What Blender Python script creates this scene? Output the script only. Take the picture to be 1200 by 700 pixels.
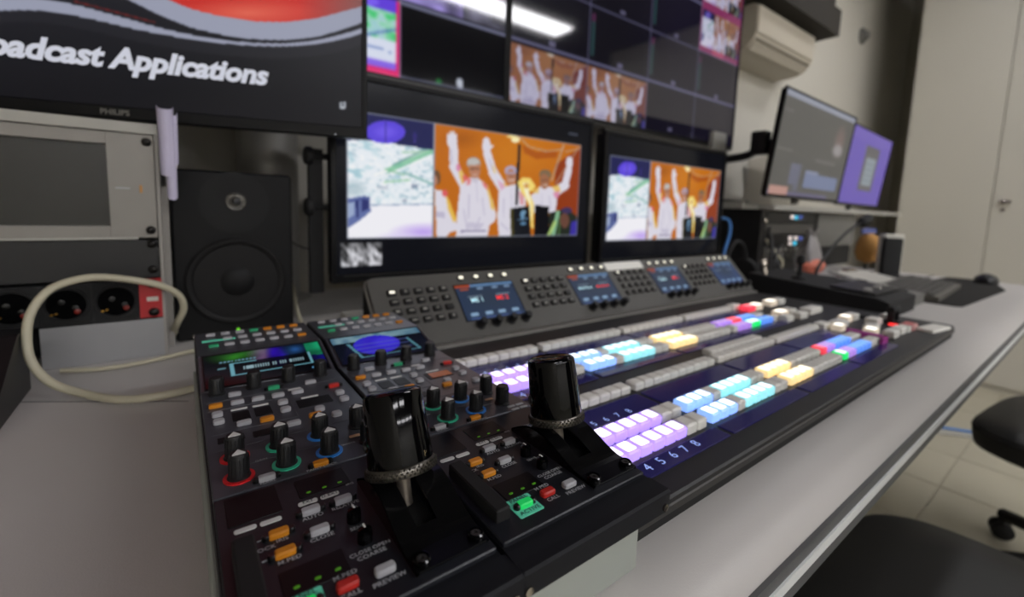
import bpy, bmesh, math, random
import numpy as np
from mathutils import Matrix, Vector, Euler

random.seed(7)
rng = np.random.RandomState(5)
for o in list(bpy.data.objects):
    bpy.data.objects.remove(o)
SC = bpy.context.scene
COL = SC.collection
R = math.radians

# ------------------------------------------------------------------ camera, world, exposure
# World: X runs along the desk, Y towards the back wall, Z up; desk surface is z = 0 (metres).
CAM_F = 526.19
cam = bpy.data.cameras.new('camera')
cam.sensor_fit = 'HORIZONTAL'
cam.sensor_width = 36.0
cam.lens = CAM_F * 36.0 / 1200.0
cam.shift_y = -50.0 / 1200.0
cam.clip_start = 0.01
cam.clip_end = 50
cam.dof.use_dof = True
cam.dof.focus_distance = 0.275
cam.dof.aperture_fstop = 4.8
co = bpy.data.objects.new('camera', cam)
COL.objects.link(co)
_p, _r, _y = R(6.286), R(1.981), R(36.681)
def _cam_matrix():
    cz, sz = math.cos(_y), math.sin(_y)
    Rz = Matrix(((cz, -sz, 0), (sz, cz, 0), (0, 0, 1)))
    B = Matrix(((1, 0, 0), (0, 0, -1), (0, 1, 0)))
    cx, sx = math.cos(_p), math.sin(_p)
    Rp = Matrix(((1, 0, 0), (0, cx, -sx), (0, sx, cx)))
    cy, sy = math.cos(_r), math.sin(_r)
    Rr = Matrix(((cy, -sy, 0), (sy, cy, 0), (0, 0, 1)))
    M = Rr @ Rp @ B @ Rz                      # world -> camera (x right, y down, z forward)
    F = Matrix(((1, 0, 0), (0, -1, 0), (0, 0, -1)))
    return (F @ M).transposed()
CM = _cam_matrix().to_4x4()
CM.translation = Vector((0, 0, 0.215))
co.matrix_world = CM
SC.camera = co

world = bpy.data.worlds.new('world')
SC.world = world
world.use_nodes = True
world.node_tree.nodes['Background'].inputs[0].default_value = (0.5, 0.5, 0.5, 1)
world.node_tree.nodes['Background'].inputs[1].default_value = 0.05
SC.view_settings.view_transform = 'Standard'
SC.view_settings.look = 'None'
SC.view_settings.exposure = 0.0
SC.view_settings.gamma = 1.0
SC.view_settings.use_curve_mapping = False

LAMP_RADIANCE = 27.0
FLOOR_Z = -0.74
CEIL_Z = 1.95
WALL_Y = 1.16
WALL_X = 4.75

# ------------------------------------------------------------------ materials
def lin(c):
    out = []
    for v in c[:3]:
        v = v / 255.0
        out.append(v / 12.92 if v <= 0.04045 else ((v + 0.055) / 1.055) ** 2.4)
    return (out[0], out[1], out[2], 1.0)

MATS = {}
def mat(name, col, rough=0.5, metal=0.0, var=0.06, scale=40.0, bump=0.0, bscale=300.0, emit=None, estr=0.0, coat=0.0, spec=0.5):
    if name in MATS:
        return MATS[name]
    m = bpy.data.materials.new(name)
    m.use_nodes = True
    nt = m.node_tree
    b = nt.nodes['Principled BSDF']
    c = lin(col)
    b.inputs['Roughness'].default_value = rough
    b.inputs['Metallic'].default_value = metal
    b.inputs['Specular IOR Level'].default_value = spec
    b.inputs['Coat Weight'].default_value = coat
    tc = nt.nodes.new('ShaderNodeTexCoord')
    nz = nt.nodes.new('ShaderNodeTexNoise')
    nz.inputs['Scale'].default_value = scale
    nz.inputs['Detail'].default_value = 3
    nt.links.new(tc.outputs['Object'], nz.inputs['Vector'])
    mx = nt.nodes.new('ShaderNodeMix')
    mx.data_type = 'RGBA'
    mx.inputs[6].default_value = tuple(v * (1 - var) for v in c[:3]) + (1,)
    mx.inputs[7].default_value = tuple(min(1, v * (1 + var)) for v in c[:3]) + (1,)
    nt.links.new(nz.outputs['Fac'], mx.inputs[0])
    nt.links.new(mx.outputs[2], b.inputs['Base Color'])
    if bump > 0:
        n2 = nt.nodes.new('ShaderNodeTexNoise')
        n2.inputs['Scale'].default_value = bscale
        n2.inputs['Detail'].default_value = 2
        nt.links.new(tc.outputs['Object'], n2.inputs['Vector'])
        bp = nt.nodes.new('ShaderNodeBump')
        bp.inputs['Strength'].default_value = bump
        bp.inputs['Distance'].default_value = 0.001
        nt.links.new(n2.outputs['Fac'], bp.inputs['Height'])
        nt.links.new(bp.outputs['Normal'], b.inputs['Normal'])
    if emit is not None:
        b.inputs['Emission Color'].default_value = lin(emit)
        b.inputs['Emission Strength'].default_value = estr
    MATS[name] = m
    return m

def screen_mat(name, strength=1.0, rough=0.12, base=(10, 10, 12), spec=0.5):
    """glossy display glass whose emission comes from the mesh's picture attribute"""
    if name in MATS:
        return MATS[name]
    m = bpy.data.materials.new(name)
    m.use_nodes = True
    nt = m.node_tree
    b = nt.nodes['Principled BSDF']
    b.inputs['Base Color'].default_value = lin(base)
    b.inputs['Roughness'].default_value = rough
    b.inputs['Specular IOR Level'].default_value = spec
    a = nt.nodes.new('ShaderNodeAttribute')
    a.attribute_name = 'picture'
    nt.links.new(a.outputs['Color'], b.inputs['Emission Color'])
    b.inputs['Emission Strength'].default_value = strength
    MATS[name] = m
    return m

def tile_floor_mat():
    m = bpy.data.materials.new('floor_tile_far')
    m.use_nodes = True
    nt = m.node_tree
    b = nt.nodes['Principled BSDF']
    tc = nt.nodes.new('ShaderNodeTexCoord')
    br = nt.nodes.new('ShaderNodeTexBrick')
    br.offset = 0.0
    br.inputs['Color1'].default_value = lin((176, 170, 150))
    br.inputs['Color2'].default_value = lin((168, 162, 143))
    br.inputs['Mortar'].default_value = lin((80, 76, 68))
    br.inputs['Scale'].default_value = 1.0
    br.inputs['Mortar Size'].default_value = 0.004
    br.inputs['Brick Width'].default_value = 0.335
    br.inputs['Row Height'].default_value = 0.335
    nt.links.new(tc.outputs['Object'], br.inputs['Vector'])
    nt.links.new(br.outputs['Color'], b.inputs['Base Color'])
    b.inputs['Roughness'].default_value = 0.45
    return m

M_desk = mat('desk_laminate', (194, 190, 186), 0.42, var=0.03, scale=8, bump=0.12, bscale=900)
M_deskedge = mat('desk_edge_rubber', (92, 92, 92), 0.5, bump=0.05)
M_strip = mat('desk_edge_aluminium', (236, 238, 236), 0.4, 0.1)
M_wall = mat('wall_paint', (204, 200, 189), 0.8, var=0.03, scale=3, bump=0.1, bscale=120)
M_wallF = mat('wall_paint_bright', (232, 230, 224), 0.8)
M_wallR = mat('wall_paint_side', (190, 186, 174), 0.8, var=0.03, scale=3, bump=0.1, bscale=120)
M_ceil = mat('ceiling_dark_paint', (52, 47, 40), 0.9)
M_beam = mat('beam_dark_paint', (44, 40, 34), 0.85)
M_ward = mat('wardrobe_laminate', (196, 192, 180), 0.55, var=0.02, scale=4)
M_black = mat('black_plastic', (20, 20, 22), 0.45, bump=0.05, bscale=900)
M_blackmat = mat('black_matte', (13, 13, 14), 0.75)
M_gloss = mat('black_gloss_plastic', (4, 4, 5), 0.06, spec=0.22)
M_bezel = mat('monitor_bezel_plastic', (11, 11, 13), 0.42, spec=0.2)
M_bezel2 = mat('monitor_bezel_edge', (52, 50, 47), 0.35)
M_plate_u = mat('panel_anodised_grey', (74, 75, 82), 0.33, 0.3, bump=0.06, bscale=1500)
M_plate_l = mat('panel_anodised_dark', (30, 32, 38), 0.4, 0.15, bump=0.06, bscale=1500)
M_housing = mat('panel_housing_black', (20, 21, 26), 0.6, spec=0.25, bump=0.05, bscale=1200)
M_win = mat('panel_window_dark', (7, 7, 9), 0.4, spec=0.25)
M_keygrey = mat('key_grey_rubber', (168, 168, 172), 0.5, var=0.03)
M_keyor = mat('key_orange_rubber', (206, 130, 22), 0.5)
M_keyred = mat('key_red_rubber', (186, 40, 32), 0.45)
M_keygreen = mat('key_green_lit', (30, 200, 95), 0.45, emit=(20, 230, 110), estr=0.28)
M_keygreen2 = mat('key_green_dim', (46, 160, 110), 0.45)
M_keyteal = mat('label_teal', (100, 210, 178), 0.5, emit=(90, 200, 165), estr=0.12)
M_hole = mat('key_end_black', (8, 8, 9), 0.3)
M_knob = mat('knob_black_plastic', (17, 17, 19), 0.5, bump=0.05)
M_white = mat('print_white', (212, 212, 210), 0.6)
M_print = mat('print_grey', (172, 174, 178), 0.6)
M_line = mat('print_line', (96, 97, 102), 0.6)
M_bolt = mat('bolt_dark_steel', (92, 90, 88), 0.4, 0.8)
M_ringR = mat('ring_red', (205, 30, 34), 0.45)
M_ringG = mat('ring_green', (58, 190, 150), 0.45)
M_ringB = mat('ring_blue', (52, 130, 214), 0.45)
M_chrome = mat('brushed_steel', (190, 182, 172), 0.22, 1.0, var=0.03)
M_knurl = mat('knurled_metal', (98, 94, 88), 0.3, 0.9)
M_led = mat('led_green', (60, 200, 30), 0.4, emit=(120, 225, 30), estr=1.0)
M_leddim = mat('led_green_dim', (60, 140, 20), 0.4, emit=(110, 170, 20), estr=0.12)
M_riser = mat('riser_grey_paint', (154, 159, 152), 0.55, var=0.03)
M_rackgrey = mat('rack_grey_paint', (150, 146, 140), 0.5, var=0.04)
M_rackpanel = mat('rack_panel_grey', (139, 135, 129), 0.45, 0.1, var=0.05, bump=0.05)
M_racklow = mat('rack_lower_panel', (152, 152, 153), 0.4, 0.1)
M_redplastic = mat('red_plastic', (176, 38, 42), 0.4)
M_screw = mat('screw_black_steel', (38, 36, 34), 0.3, 0.8)
M_brass = mat('brass_contact', (220, 170, 80), 0.3, 1.0)
M_cream = mat('cream_cable', (190, 184, 160), 0.5, bump=0.1)
M_paper = mat('lilac_paper', (196, 190, 214), 0.7)
M_speaker = mat('speaker_vinyl_black', (11, 11, 12), 0.6, spec=0.25, bump=0.1, bscale=700)
M_cone = mat('speaker_cone', (17, 16, 16), 0.6, spec=0.3)
M_surround = mat('speaker_surround_rubber', (12, 12, 13), 0.6, spec=0.3)
M_tweet = mat('tweeter_metal', (150, 148, 142), 0.25, 0.8)
M_pole = mat('steel_pole', (165, 163, 158), 0.5, 0.45, var=0.03)
M_slab = mat('mixer_top_black', (26, 26, 27), 0.5, bump=0.08, bscale=1200)
M_slabedge = mat('mixer_edge_metal', (60, 58, 56), 0.45, 0.4)
M_console = mat('mixer_console_grey', (84, 82, 78), 0.5, bump=0.05, bscale=1200)
M_conedge = mat('mixer_console_trim', (150, 148, 142), 0.35, 0.4)
M_key = mat('mixer_key_translucent', (236, 234, 226), 0.4, var=0.03)
M_keydark = mat('console_key_black', (34, 33, 32), 0.45)
M_indigo = mat('display_strip_indigo', (26, 24, 58), 0.12, spec=0.25, emit=(44, 40, 96), estr=0.3)
M_strtxt = mat('display_strip_digits', (160, 180, 230), 0.5, emit=(140, 165, 230), estr=0.7)
M_lcdknob = mat('console_knob_black', (10, 10, 10), 0.55)
M_lamp = mat('lamp_diffuser', (240, 240, 235), 0.5, emit=(252, 251, 255), estr=LAMP_RADIANCE)
M_lampbody = mat('lamp_body_white', (205, 203, 198), 0.5)
M_leather = mat('chair_leather_black', (34, 34, 35), 0.48, bump=0.25, bscale=500)
M_fabric = mat('chair_fabric_black', (26, 26, 27), 0.85, bump=0.4, bscale=900)
M_ac = mat('air_conditioner_white', (196, 188, 172), 0.45, var=0.02)
M_acgap = mat('air_conditioner_gap', (120, 112, 100), 0.6)
M_grey = mat('grey_plastic', (112, 111, 107), 0.5)
M_lgrey = mat('light_grey_plastic', (170, 168, 160), 0.5)
M_offwhite = mat('off_white_plastic', (205, 202, 192), 0.45)
M_blue = mat('blue_cable', (70, 130, 200), 0.45)
M_tan = mat('tan_plush', (190, 140, 76), 0.85, var=0.15, scale=60, bump=0.4)
M_bag = mat('clear_bag_haze', (150, 146, 146), 0.35)
M_pink = mat('pink_orange_wrap', (216, 120, 96), 0.5, var=0.25, scale=70)
M_redled = mat('red_led', (230, 40, 40), 0.4, emit=(255, 50, 50), estr=1.4)
M_magenta = mat('magenta_tape', (178, 60, 150), 0.5)
M_grout = mat('floor_grout', (92, 88, 78), 0.8)
M_tile = mat('floor_tile', (178, 172, 152), 0.38, var=0.05, scale=6)

# ------------------------------------------------------------------ mesh builder
class MB:
    def __init__(s):
        s.v = []; s.f = []; s.m = []
    def add(s, vs, fs, m=0, T=None):
        n = len(s.v)
        if T is not None:
            vs = [tuple(T @ Vector(p)) for p in vs]
        s.v += [tuple(p) for p in vs]
        s.f += [tuple(i + n for i in f) for f in fs]
        s.m += [m] * len(fs)
        return s
    def box(s, x0, x1, y0, y1, z0, z1, m=0, T=None):
        vs = [(x0,y0,z0),(x1,y0,z0),(x1,y1,z0),(x0,y1,z0),(x0,y0,z1),(x1,y0,z1),(x1,y1,z1),(x0,y1,z1)]
        fs = [(0,3,2,1),(4,5,6,7),(0,1,5,4),(1,2,6,5),(2,3,7,6),(3,0,4,7)]
        return s.add(vs, fs, m, T)
    def rbox(s, x0, x1, y0, y1, z0, z1, r=0.001, c=0.0006, n=2, m=0, mtop=None, T=None, taper=0.0):
        """rounded-rectangle prism along z with a chamfered top"""
        r = min(r, (x1-x0)/2*0.999, (y1-y0)/2*0.999)
        def ring(ins, z):
            pts = []
            X0, X1, Y0, Y1 = x0+ins, x1-ins, y0+ins, y1-ins
            rr = max(r-ins, r*0.25)
            for cx, cy, a0 in ((X1-rr, Y0+rr, -90), (X1-rr, Y1-rr, 0), (X0+rr, Y1-rr, 90), (X0+rr, Y0+rr, 180)):
                for k in range(n+1):
                    a = R(a0 + 90.0*k/n)
                    pts.append((cx+rr*math.cos(a), cy+rr*math.sin(a), z))
            return pts
        rings = [ring(0, z0), ring(taper, z1-c)]
        if c > 0: rings.append(ring(taper+c, z1))
        k = len(rings[0])
        vs = sum(rings, [])
        fs = [tuple(reversed(range(k)))]
        ms = [m]
        for j in range(len(rings)-1):
            for i in range(k):
                fs.append((j*k+i, j*k+(i+1)%k, (j+1)*k+(i+1)%k, (j+1)*k+i)); ms.append(m)
        fs.append(tuple(range((len(rings)-1)*k, len(rings)*k))); ms.append(m if mtop is None else mtop)
        n0 = len(s.m)
        s.add(vs, fs, m, T)
        s.m[n0:] = ms
        return s
    def lathe(s, prof, n=24, m=0, T=None, cap0=True, cap1=True):
        vs = []; fs = []
        for r, z in prof:
            for i in range(n):
                a = 2*math.pi*i/n
                vs.append((r*math.cos(a), r*math.sin(a), z))
        for j in range(len(prof)-1):
            for i in range(n):
                fs.append((j*n+i, j*n+(i+1)%n, (j+1)*n+(i+1)%n, (j+1)*n+i))
        if cap0: fs.append(tuple(reversed(range(n))))
        if cap1: fs.append(tuple(range((len(prof)-1)*n, len(prof)*n)))
        return s.add(vs, fs, m, T)
    def tube(s, pts, r, n=8, m=0, T=None, smooth=6):
        P = [Vector(p) for p in pts]
        if smooth > 1 and len(P) > 2:
            Q = []
            for i in range(len(P)-1):
                p0 = P[max(i-1, 0)]; p1 = P[i]; p2 = P[i+1]; p3 = P[min(i+2, len(P)-1)]
                for k in range(smooth):
                    t = k/smooth
                    Q.append(0.5*((2*p1)+(p2-p0)*t+(2*p0-5*p1+4*p2-p3)*t*t+(3*p1-p0-3*p2+p3)*t*t*t))
            Q.append(P[-1]); P = Q
        vs = []; fs = []
        up = Vector((0.13, 0.21, 0.97))
        for i, p in enumerate(P):
            d = (P[min(i+1, len(P)-1)] - P[max(i-1, 0)]).normalized()
            a = d.cross(up)
            if a.length < 1e-4: a = d.cross(Vector((1, 0, 0)))
            a.normalize(); b = d.cross(a).normalized()
            for k in range(n):
                t = 2*math.pi*k/n
                vs.append(tuple(p + a*r*math.cos(t) + b*r*math.sin(t)))
        for i in range(len(P)-1):
            for k in range(n):
                fs.append((i*n+k, i*n+(k+1)%n, (i+1)*n+(k+1)%n, (i+1)*n+k))
        fs.append(tuple(reversed(range(n)))); fs.append(tuple(range((len(P)-1)*n, len(P)*n)))
        return s.add(vs, fs, m, T)
    def prism_x(s, poly, x0, x1, m=0, T=None):
        """polygon in (y, z) extruded along x"""
        k = len(poly)
        vs = [(x0, y, z) for y, z in poly] + [(x1, y, z) for y, z in poly]
        fs = [tuple(range(k)), tuple(reversed(range(k, 2*k)))]
        for i in range(k):
            j = (i+1) % k
            fs.append((i, i+k, j+k, j))
        return s.add(vs, fs, m, T)
    def prism_z(s, poly, z0, z1, m=0, T=None):
        k = len(poly)
        vs = [(x, y, z0) for x, y in poly] + [(x, y, z1) for x, y in poly]
        fs = [tuple(reversed(range(k))), tuple(range(k, 2*k))]
        for i in range(k):
            j = (i+1) % k
            fs.append((i, j, j+k, i+k))
        return s.add(vs, fs, m, T)
    def text(s, body, size, T, m=0, shear=0.0, bold=0.0, align='CENTER', space=1.0):
        vs, fs = text_mesh(body, shear, bold, align, space)
        return s.add([(x*size, y*size, 0) for x, y in vs], fs, m, T)

_TXT = {}
def text_mesh(body, shear, bold, align, space):
    k = (body, shear, bold, align, space)
    if k in _TXT: return _TXT[k]
    cu = bpy.data.curves.new('t', 'FONT')
    cu.body = body; cu.align_x = align; cu.align_y = 'CENTER'
    cu.resolution_u = 3; cu.shear = shear; cu.offset = bold; cu.space_character = space
    o = bpy.data.objects.new('t', cu)
    COL.objects.link(o)
    bpy.context.view_layer.update()
    me = bpy.data.meshes.new_from_object(o.evaluated_get(bpy.context.evaluated_depsgraph_get()))
    vs = [(v.co.x, v.co.y) for v in me.vertices]
    fs = [tuple(p.vertices) for p in me.polygons]
    bpy.data.objects.remove(o); bpy.data.curves.remove(cu); bpy.data.meshes.remove(me)
    _TXT[k] = (vs, fs)
    return _TXT[k]

def mesh(name, mb, mats, smooth=True, ang=38):
    me = bpy.data.meshes.new(name)
    me.from_pydata(mb.v, [], mb.f)
    if not isinstance(mats, (list, tuple)): mats = [mats]
    for x in mats: me.materials.append(x)
    me.polygons.foreach_set('material_index', mb.m)
    me.update()
    if smooth:
        me.polygons.foreach_set('use_smooth', [True]*len(me.polygons))
        me.set_sharp_from_angle(angle=R(ang))
    return me

def obj(name, data, parent=None, loc=(0, 0, 0), rot=(0, 0, 0)):
    o = bpy.data.objects.new(name, data)
    COL.objects.link(o)
    o.location = loc; o.rotation_euler = rot
    if parent is not None: o.parent = parent
    return o
def part(name, mb, mats, parent=None, loc=(0, 0, 0), rot=(0, 0, 0), smooth=True):
    return obj(name, mesh(name, mb, mats, smooth), parent, loc, rot)
def tag(o, label, cat, group=None):
    o['label'] = label; o['category'] = cat
    if group: o['group'] = group
    return o
def thing(name, label, cat, loc=(0, 0, 0), rot=(0, 0, 0), group=None):
    return tag(obj(name, None, None, loc, rot), label, cat, group)
def struct(o, label=None):
    o['kind'] = 'structure'
    if label: o['label'] = label
    return o
_MC = {}
def shared(key, fn):
    if key not in _MC: _MC[key] = fn()
    return _MC[key]
def TR(x=0, y=0, z=0): return Matrix.Translation((x, y, z))
def RX(a): return Matrix.Rotation(R(a), 4, 'X')
def RY(a): return Matrix.Rotation(R(a), 4, 'Y')
def RZ(a): return Matrix.Rotation(R(a), 4, 'Z')

# ------------------------------------------------------------------ picture painter for displays
class Pic:
    """colour raster evaluated in any 2-D drawing coordinates"""
    def __init__(s, PX, PY, bg):
        s.X = PX; s.Y = PY
        s.c = np.zeros(PX.shape + (3,)); s.c[:] = bg
    def put(s, mask, col, a=1.0):
        k = (mask.astype(float) * a)[..., None]
        s.c = s.c * (1-k) + np.array(col, float) * k
    def poly(s, pts, col, a=1.0):
        X, Y = s.X, s.Y
        ins = np.zeros(X.shape, bool)
        n = len(pts)
        for i in range(n):
            x0, y0 = pts[i]; x1, y1 = pts[(i+1) % n]
            if y0 == y1: continue
            cond = ((y0 > Y) != (y1 > Y)) & (X < (x1-x0)*(Y-y0)/(y1-y0)+x0)
            ins ^= cond
        s.put(ins, col, a)
    def ell(s, cx, cy, rx, ry, col, a=1.0, soft=0.0):
        d = np.sqrt(((s.X-cx)/rx)**2 + ((s.Y-cy)/ry)**2)
        if soft: s.put(np.clip((1-d)/soft, 0, 1), col, a)
        else: s.put(d < 1, col, a)
    def line(s, p, q, w, col, a=1.0):
        px, py = p; qx, qy = q
        dx, dy = qx-px, qy-py
        t = np.clip(((s.X-px)*dx+(s.Y-py)*dy)/(dx*dx+dy*dy+1e-12), 0, 1)
        d = np.hypot(s.X-px-t*dx, s.Y-py-t*dy)
        s.put(d < w/2, col, a)
    def rect(s, x0, x1, y0, y1, col, a=1.0):
        s.put((s.X >= x0) & (s.X <= x1) & (s.Y >= y0) & (s.Y <= y1), col, a)

def noise2(U, V, fx, fy, seed):
    g = np.random.RandomState(seed).rand(64, 64)
    x = U*fx; y = V*fy
    xi = np.floor(x).astype(int); yi = np.floor(y).astype(int)
    tx = x-xi; ty = y-yi
    tx = tx*tx*(3-2*tx); ty = ty*ty*(3-2*ty)
    f = lambda a, b: g[a % 64, b % 64]
    return (f(xi, yi)*(1-tx)*(1-ty)+f(xi+1, yi)*tx*(1-ty)+f(xi, yi+1)*(1-tx)*ty+f(xi+1, yi+1)*tx*ty)

def blur(c, k=1):
    for _ in range(k):
        p = np.pad(c, ((1, 1), (1, 1), (0, 0)), mode='edge')
        c = (p[:-2, 1:-1]+p[2:, 1:-1]+p[1:-1, :-2]+p[1:-1, 2:]+2*p[1:-1, 1:-1])/6
    return c

def homog(h, U, V):
    d = h[6]*U+h[7]*V+1
    return (h[0]*U+h[1]*V+h[2])/d, (h[3]*U+h[4]*V+h[5])/d

H_TORCH = (1210.62287, 44.00231, -19.2489, 171.137, -774.65838, 689.4606, 0.24087, -0.0131)
H_CITY = (360.4801, 9.30224, 86.0, 57.72172, -476.05016, 535.0, 0.10789, -0.0175)

def pic_torch(U, V):
    X, Y = homog(H_TORCH, U, V)
    p = Pic(X, Y, (196, 108, 26))
    W = (226, 222, 234); WS = (196, 190, 212); SK = (188, 130, 102); HA = (172, 164, 160)
    RED = (224, 96, 100); YEL = (234, 190, 84); PNK = (222, 140, 176)
    p.ell(560, 120, 420, 260, (212, 130, 34), 0.7, 0.8)
    p.ell(200, 20, 160, 80, (150, 80, 20), 0.5, 0.9)
    p.poly([(830, 200), (1010, 80), (1010, 700), (800, 700)], (140, 52, 26), 0.85)
    p.poly([(600, 60), (700, 110), (850, 110), (840, 150), (700, 160), (620, 120)], (160, 70, 26), 0.6)
    for a, b, w in (((590, 10), (650, 75), 10), ((650, 75), (770, 108), 10), ((770, 108), (880, 95), 9), ((890, 65), (800, 310), 13), ((990, 85), (830, 330), 9), ((900, 112), (1000, 92), 9)):
        p.line(a, b, w, (190, 164, 144), 0.75)
    # partly hidden figure at the left
    p.ell(14, 280, 30, 50, (110, 78, 54)); p.ell(2, 300, 20, 36, SK)
    p.poly([(0, 360), (60, 375), (95, 450), (140, 600), (160, 640), (90, 660), (60, 700), (0, 700)], W)
    p.poly([(70, 380), (96, 440), (142, 570), (118, 592), (84, 500)], YEL); p.ell(68, 388, 18, 24, RED)
    p.poly([(0, 510), (60, 520), (60, 560), (0, 550)], WS)
    # first waving figure
    p.line((138, 70), (138, 205), 60, W); p.line((138, 205), (205, 345), 66, W)
    p.ell(130, 30, 36, 50, W)
    for a, b in (((104, -12), (112, 30)), ((122, -30), (124, 20)), ((140, -30), (138, 20)), ((158, -10), (150, 30))): p.line(a, b, 15, W)
    p.line((120, 90), (124, 190), 10, WS); p.poly([(160, 190), (185, 230), (215, 300), (235, 290), (240, 330), (190, 345), (172, 280)], YEL, 0.85); p.poly([(190, 270), (215, 262), (246, 300), (240, 330), (200, 340)], RED, 0.8); p.ell(165, 215, 14, 26, PNK)
    p.poly([(175, 340), (235, 285), (300, 290), (358, 335), (395, 470), (375, 560), (345, 700), (130, 700), (150, 490)], W)
    p.poly([(355, 340), (392, 440), (412, 545), (400, 590), (340, 625), (300, 625), (335, 580), (360, 540)], W)
    p.poly([(345, 335), (368, 360), (396, 470), (400, 510), (378, 500), (366, 420)], YEL, 0.9); p.poly([(318, 310), (352, 332), (362, 372), (336, 352)], RED, 0.8); p.poly([(225, 290), (250, 292), (240, 330), (215, 335)], RED, 0.7)
    for a, b, w in (((284, 320), (288, 450), 5), ((230, 400), (222, 560), 9), ((320, 420), (330, 540), 9), ((190, 500), (210, 640), 10), ((300, 560), (260, 640), 10)): p.line(a, b, w, WS, 0.8)
    p.rect(165, 340, 646, 660, (150, 142, 172)); p.poly([(215, 590), (330, 600), (300, 640), (200, 630)], WS, 0.7)
    p.ell(270, 186, 47, 44, HA); p.ell(275, 232, 39, 62, SK); p.ell(268, 176, 40, 24, (196, 192, 190)); p.line((243, 222), (308, 224), 7, (92, 66, 58)); p.line((262, 262), (290, 262), 6, (226, 200, 190))
    p.poly([(250, 284), (303, 284), (290, 318), (262, 318)], (206, 200, 214))
    # second waving figure
    p.line((365, 120), (400, 250), 56, W); p.line((400, 250), (470, 370), 66, W)
    p.ell(362, 70, 30, 50, W)
    for a, b in (((345, 25), (352, 70)), ((360, 12), (362, 60)), ((376, 22), (372, 70)), ((378, 90), (403, 66))): p.line(a, b, 15, W)
    p.line((380, 160), (396, 230), 9, WS); p.poly([(392, 190), (412, 220), (424, 262), (404, 250)], YEL, 0.6); p.poly([(428, 300), (470, 330), (490, 370), (452, 392)], PNK, 0.55); p.poly([(462, 318), (486, 330), (498, 356), (480, 350)], YEL, 0.7)
    p.poly([(435, 385), (490, 345), (560, 330), (620, 400), (600, 690), (425, 700), (418, 560)], W)
    for a, b, w in (((470, 430), (462, 560), 9), ((520, 360), (520, 490), 6), ((440, 600), (490, 650), 12)): p.line(a, b, w, WS, 0.8)
    p.poly([(572, 380), (606, 400), (604, 480), (578, 470)], RED, 0.5)
    p.ell(521, 240, 42, 36, (180, 170, 198)); p.ell(521, 282, 35, 56, SK); p.line((495, 254), (548, 254), 12, (170, 160, 190)); p.line((508, 304), (540, 304), 8, (232, 214, 208)); p.line((502, 276), (544, 276), 4, (110, 76, 66))
    # third figure
    p.line((805, 400), (890, 345), 62, W); p.line((890, 345), (920, 240), 46, W); p.ell(926, 190, 24, 40, W)
    for a, b in (((915, 155), (918, 190)), ((930, 148), (930, 190)), ((944, 160), (938, 195))): p.line(a, b, 12, W)
    p.poly([(655, 410), (715, 350), (800, 355), (835, 420), (822, 535), (650, 535)], W)
    p.poly([(800, 350), (850, 340), (862, 390), (826, 400)], YEL, 0.8); p.poly([(806, 396), (852, 380), (846, 430), (822, 432)], PNK, 0.9); p.poly([(670, 370), (716, 350), (706, 395), (668, 400)], YEL, 0.7)
    for a, b, w in (((730, 400), (726, 520), 6), ((780, 420), (790, 510), 8)): p.line(a, b, w, WS, 0.8)
    p.ell(757, 268, 42, 36, (130, 108, 82)); p.ell(750, 315, 34, 52, (164, 110, 80)); p.line((735, 340), (766, 340), 7, (222, 196, 180)); p.line((728, 306), (774, 306), 5, (92, 62, 48))
    # torch, flame and cauldron
    p.line((585, 66), (552, 470), 19, (40, 34, 38))
    p.ell(560, 26, 30, 20, (255, 244, 190)); p.ell(535, 6, 34, 10, (255, 230, 150))
    p.poly([(565, 320), (600, 285), (650, 290), (690, 350), (660, 385), (640, 380), (672, 470), (664, 640), (648, 640), (640, 480), (610, 420), (585, 380)], (250, 222, 120))
    p.poly([(600, 320), (640, 320), (640, 380), (655, 470), (652, 600), (640, 460), (615, 400)], (255, 250, 214))
    p.ell(625, 345, 16, 20, (206, 140, 60), 0.8)
    p.poly([(508, 500), (640, 485), (645, 700), (508, 700)], (24, 26, 32)); p.poly([(682, 480), (775, 490), (772, 700), (664, 700)], (18, 18, 22))
    p.poly([(508, 500), (530, 498), (530, 700), (508, 700)], (70, 64, 26))
    p.ell(592, 545, 15, 32, (108, 150, 184)); p.line((560, 580), (624, 572), 9, (108, 150, 184)); p.ell(594, 606, 21, 11, (96, 140, 176)); p.ell(606, 526, 10, 12, (130, 170, 196))
    p.poly([(776, 535), (900, 505), (968, 560), (968, 700), (772, 700)], (40, 46, 38))
    p.line((838, 530), (800, 690), 24, (140, 190, 150)); p.line((815, 600), (770, 690), 20, (176, 206, 120)); p.line((850, 560), (838, 690), 14, (70, 100, 60))
    p.ell(900, 520, 38, 22, (66, 54, 92)); p.ell(882, 590, 33, 52, (108, 72, 60)); p.poly([(930, 600), (975, 590), (975, 700), (915, 700)], (62, 52, 160))
    return np.clip(p.c, 0, 255)

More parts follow.
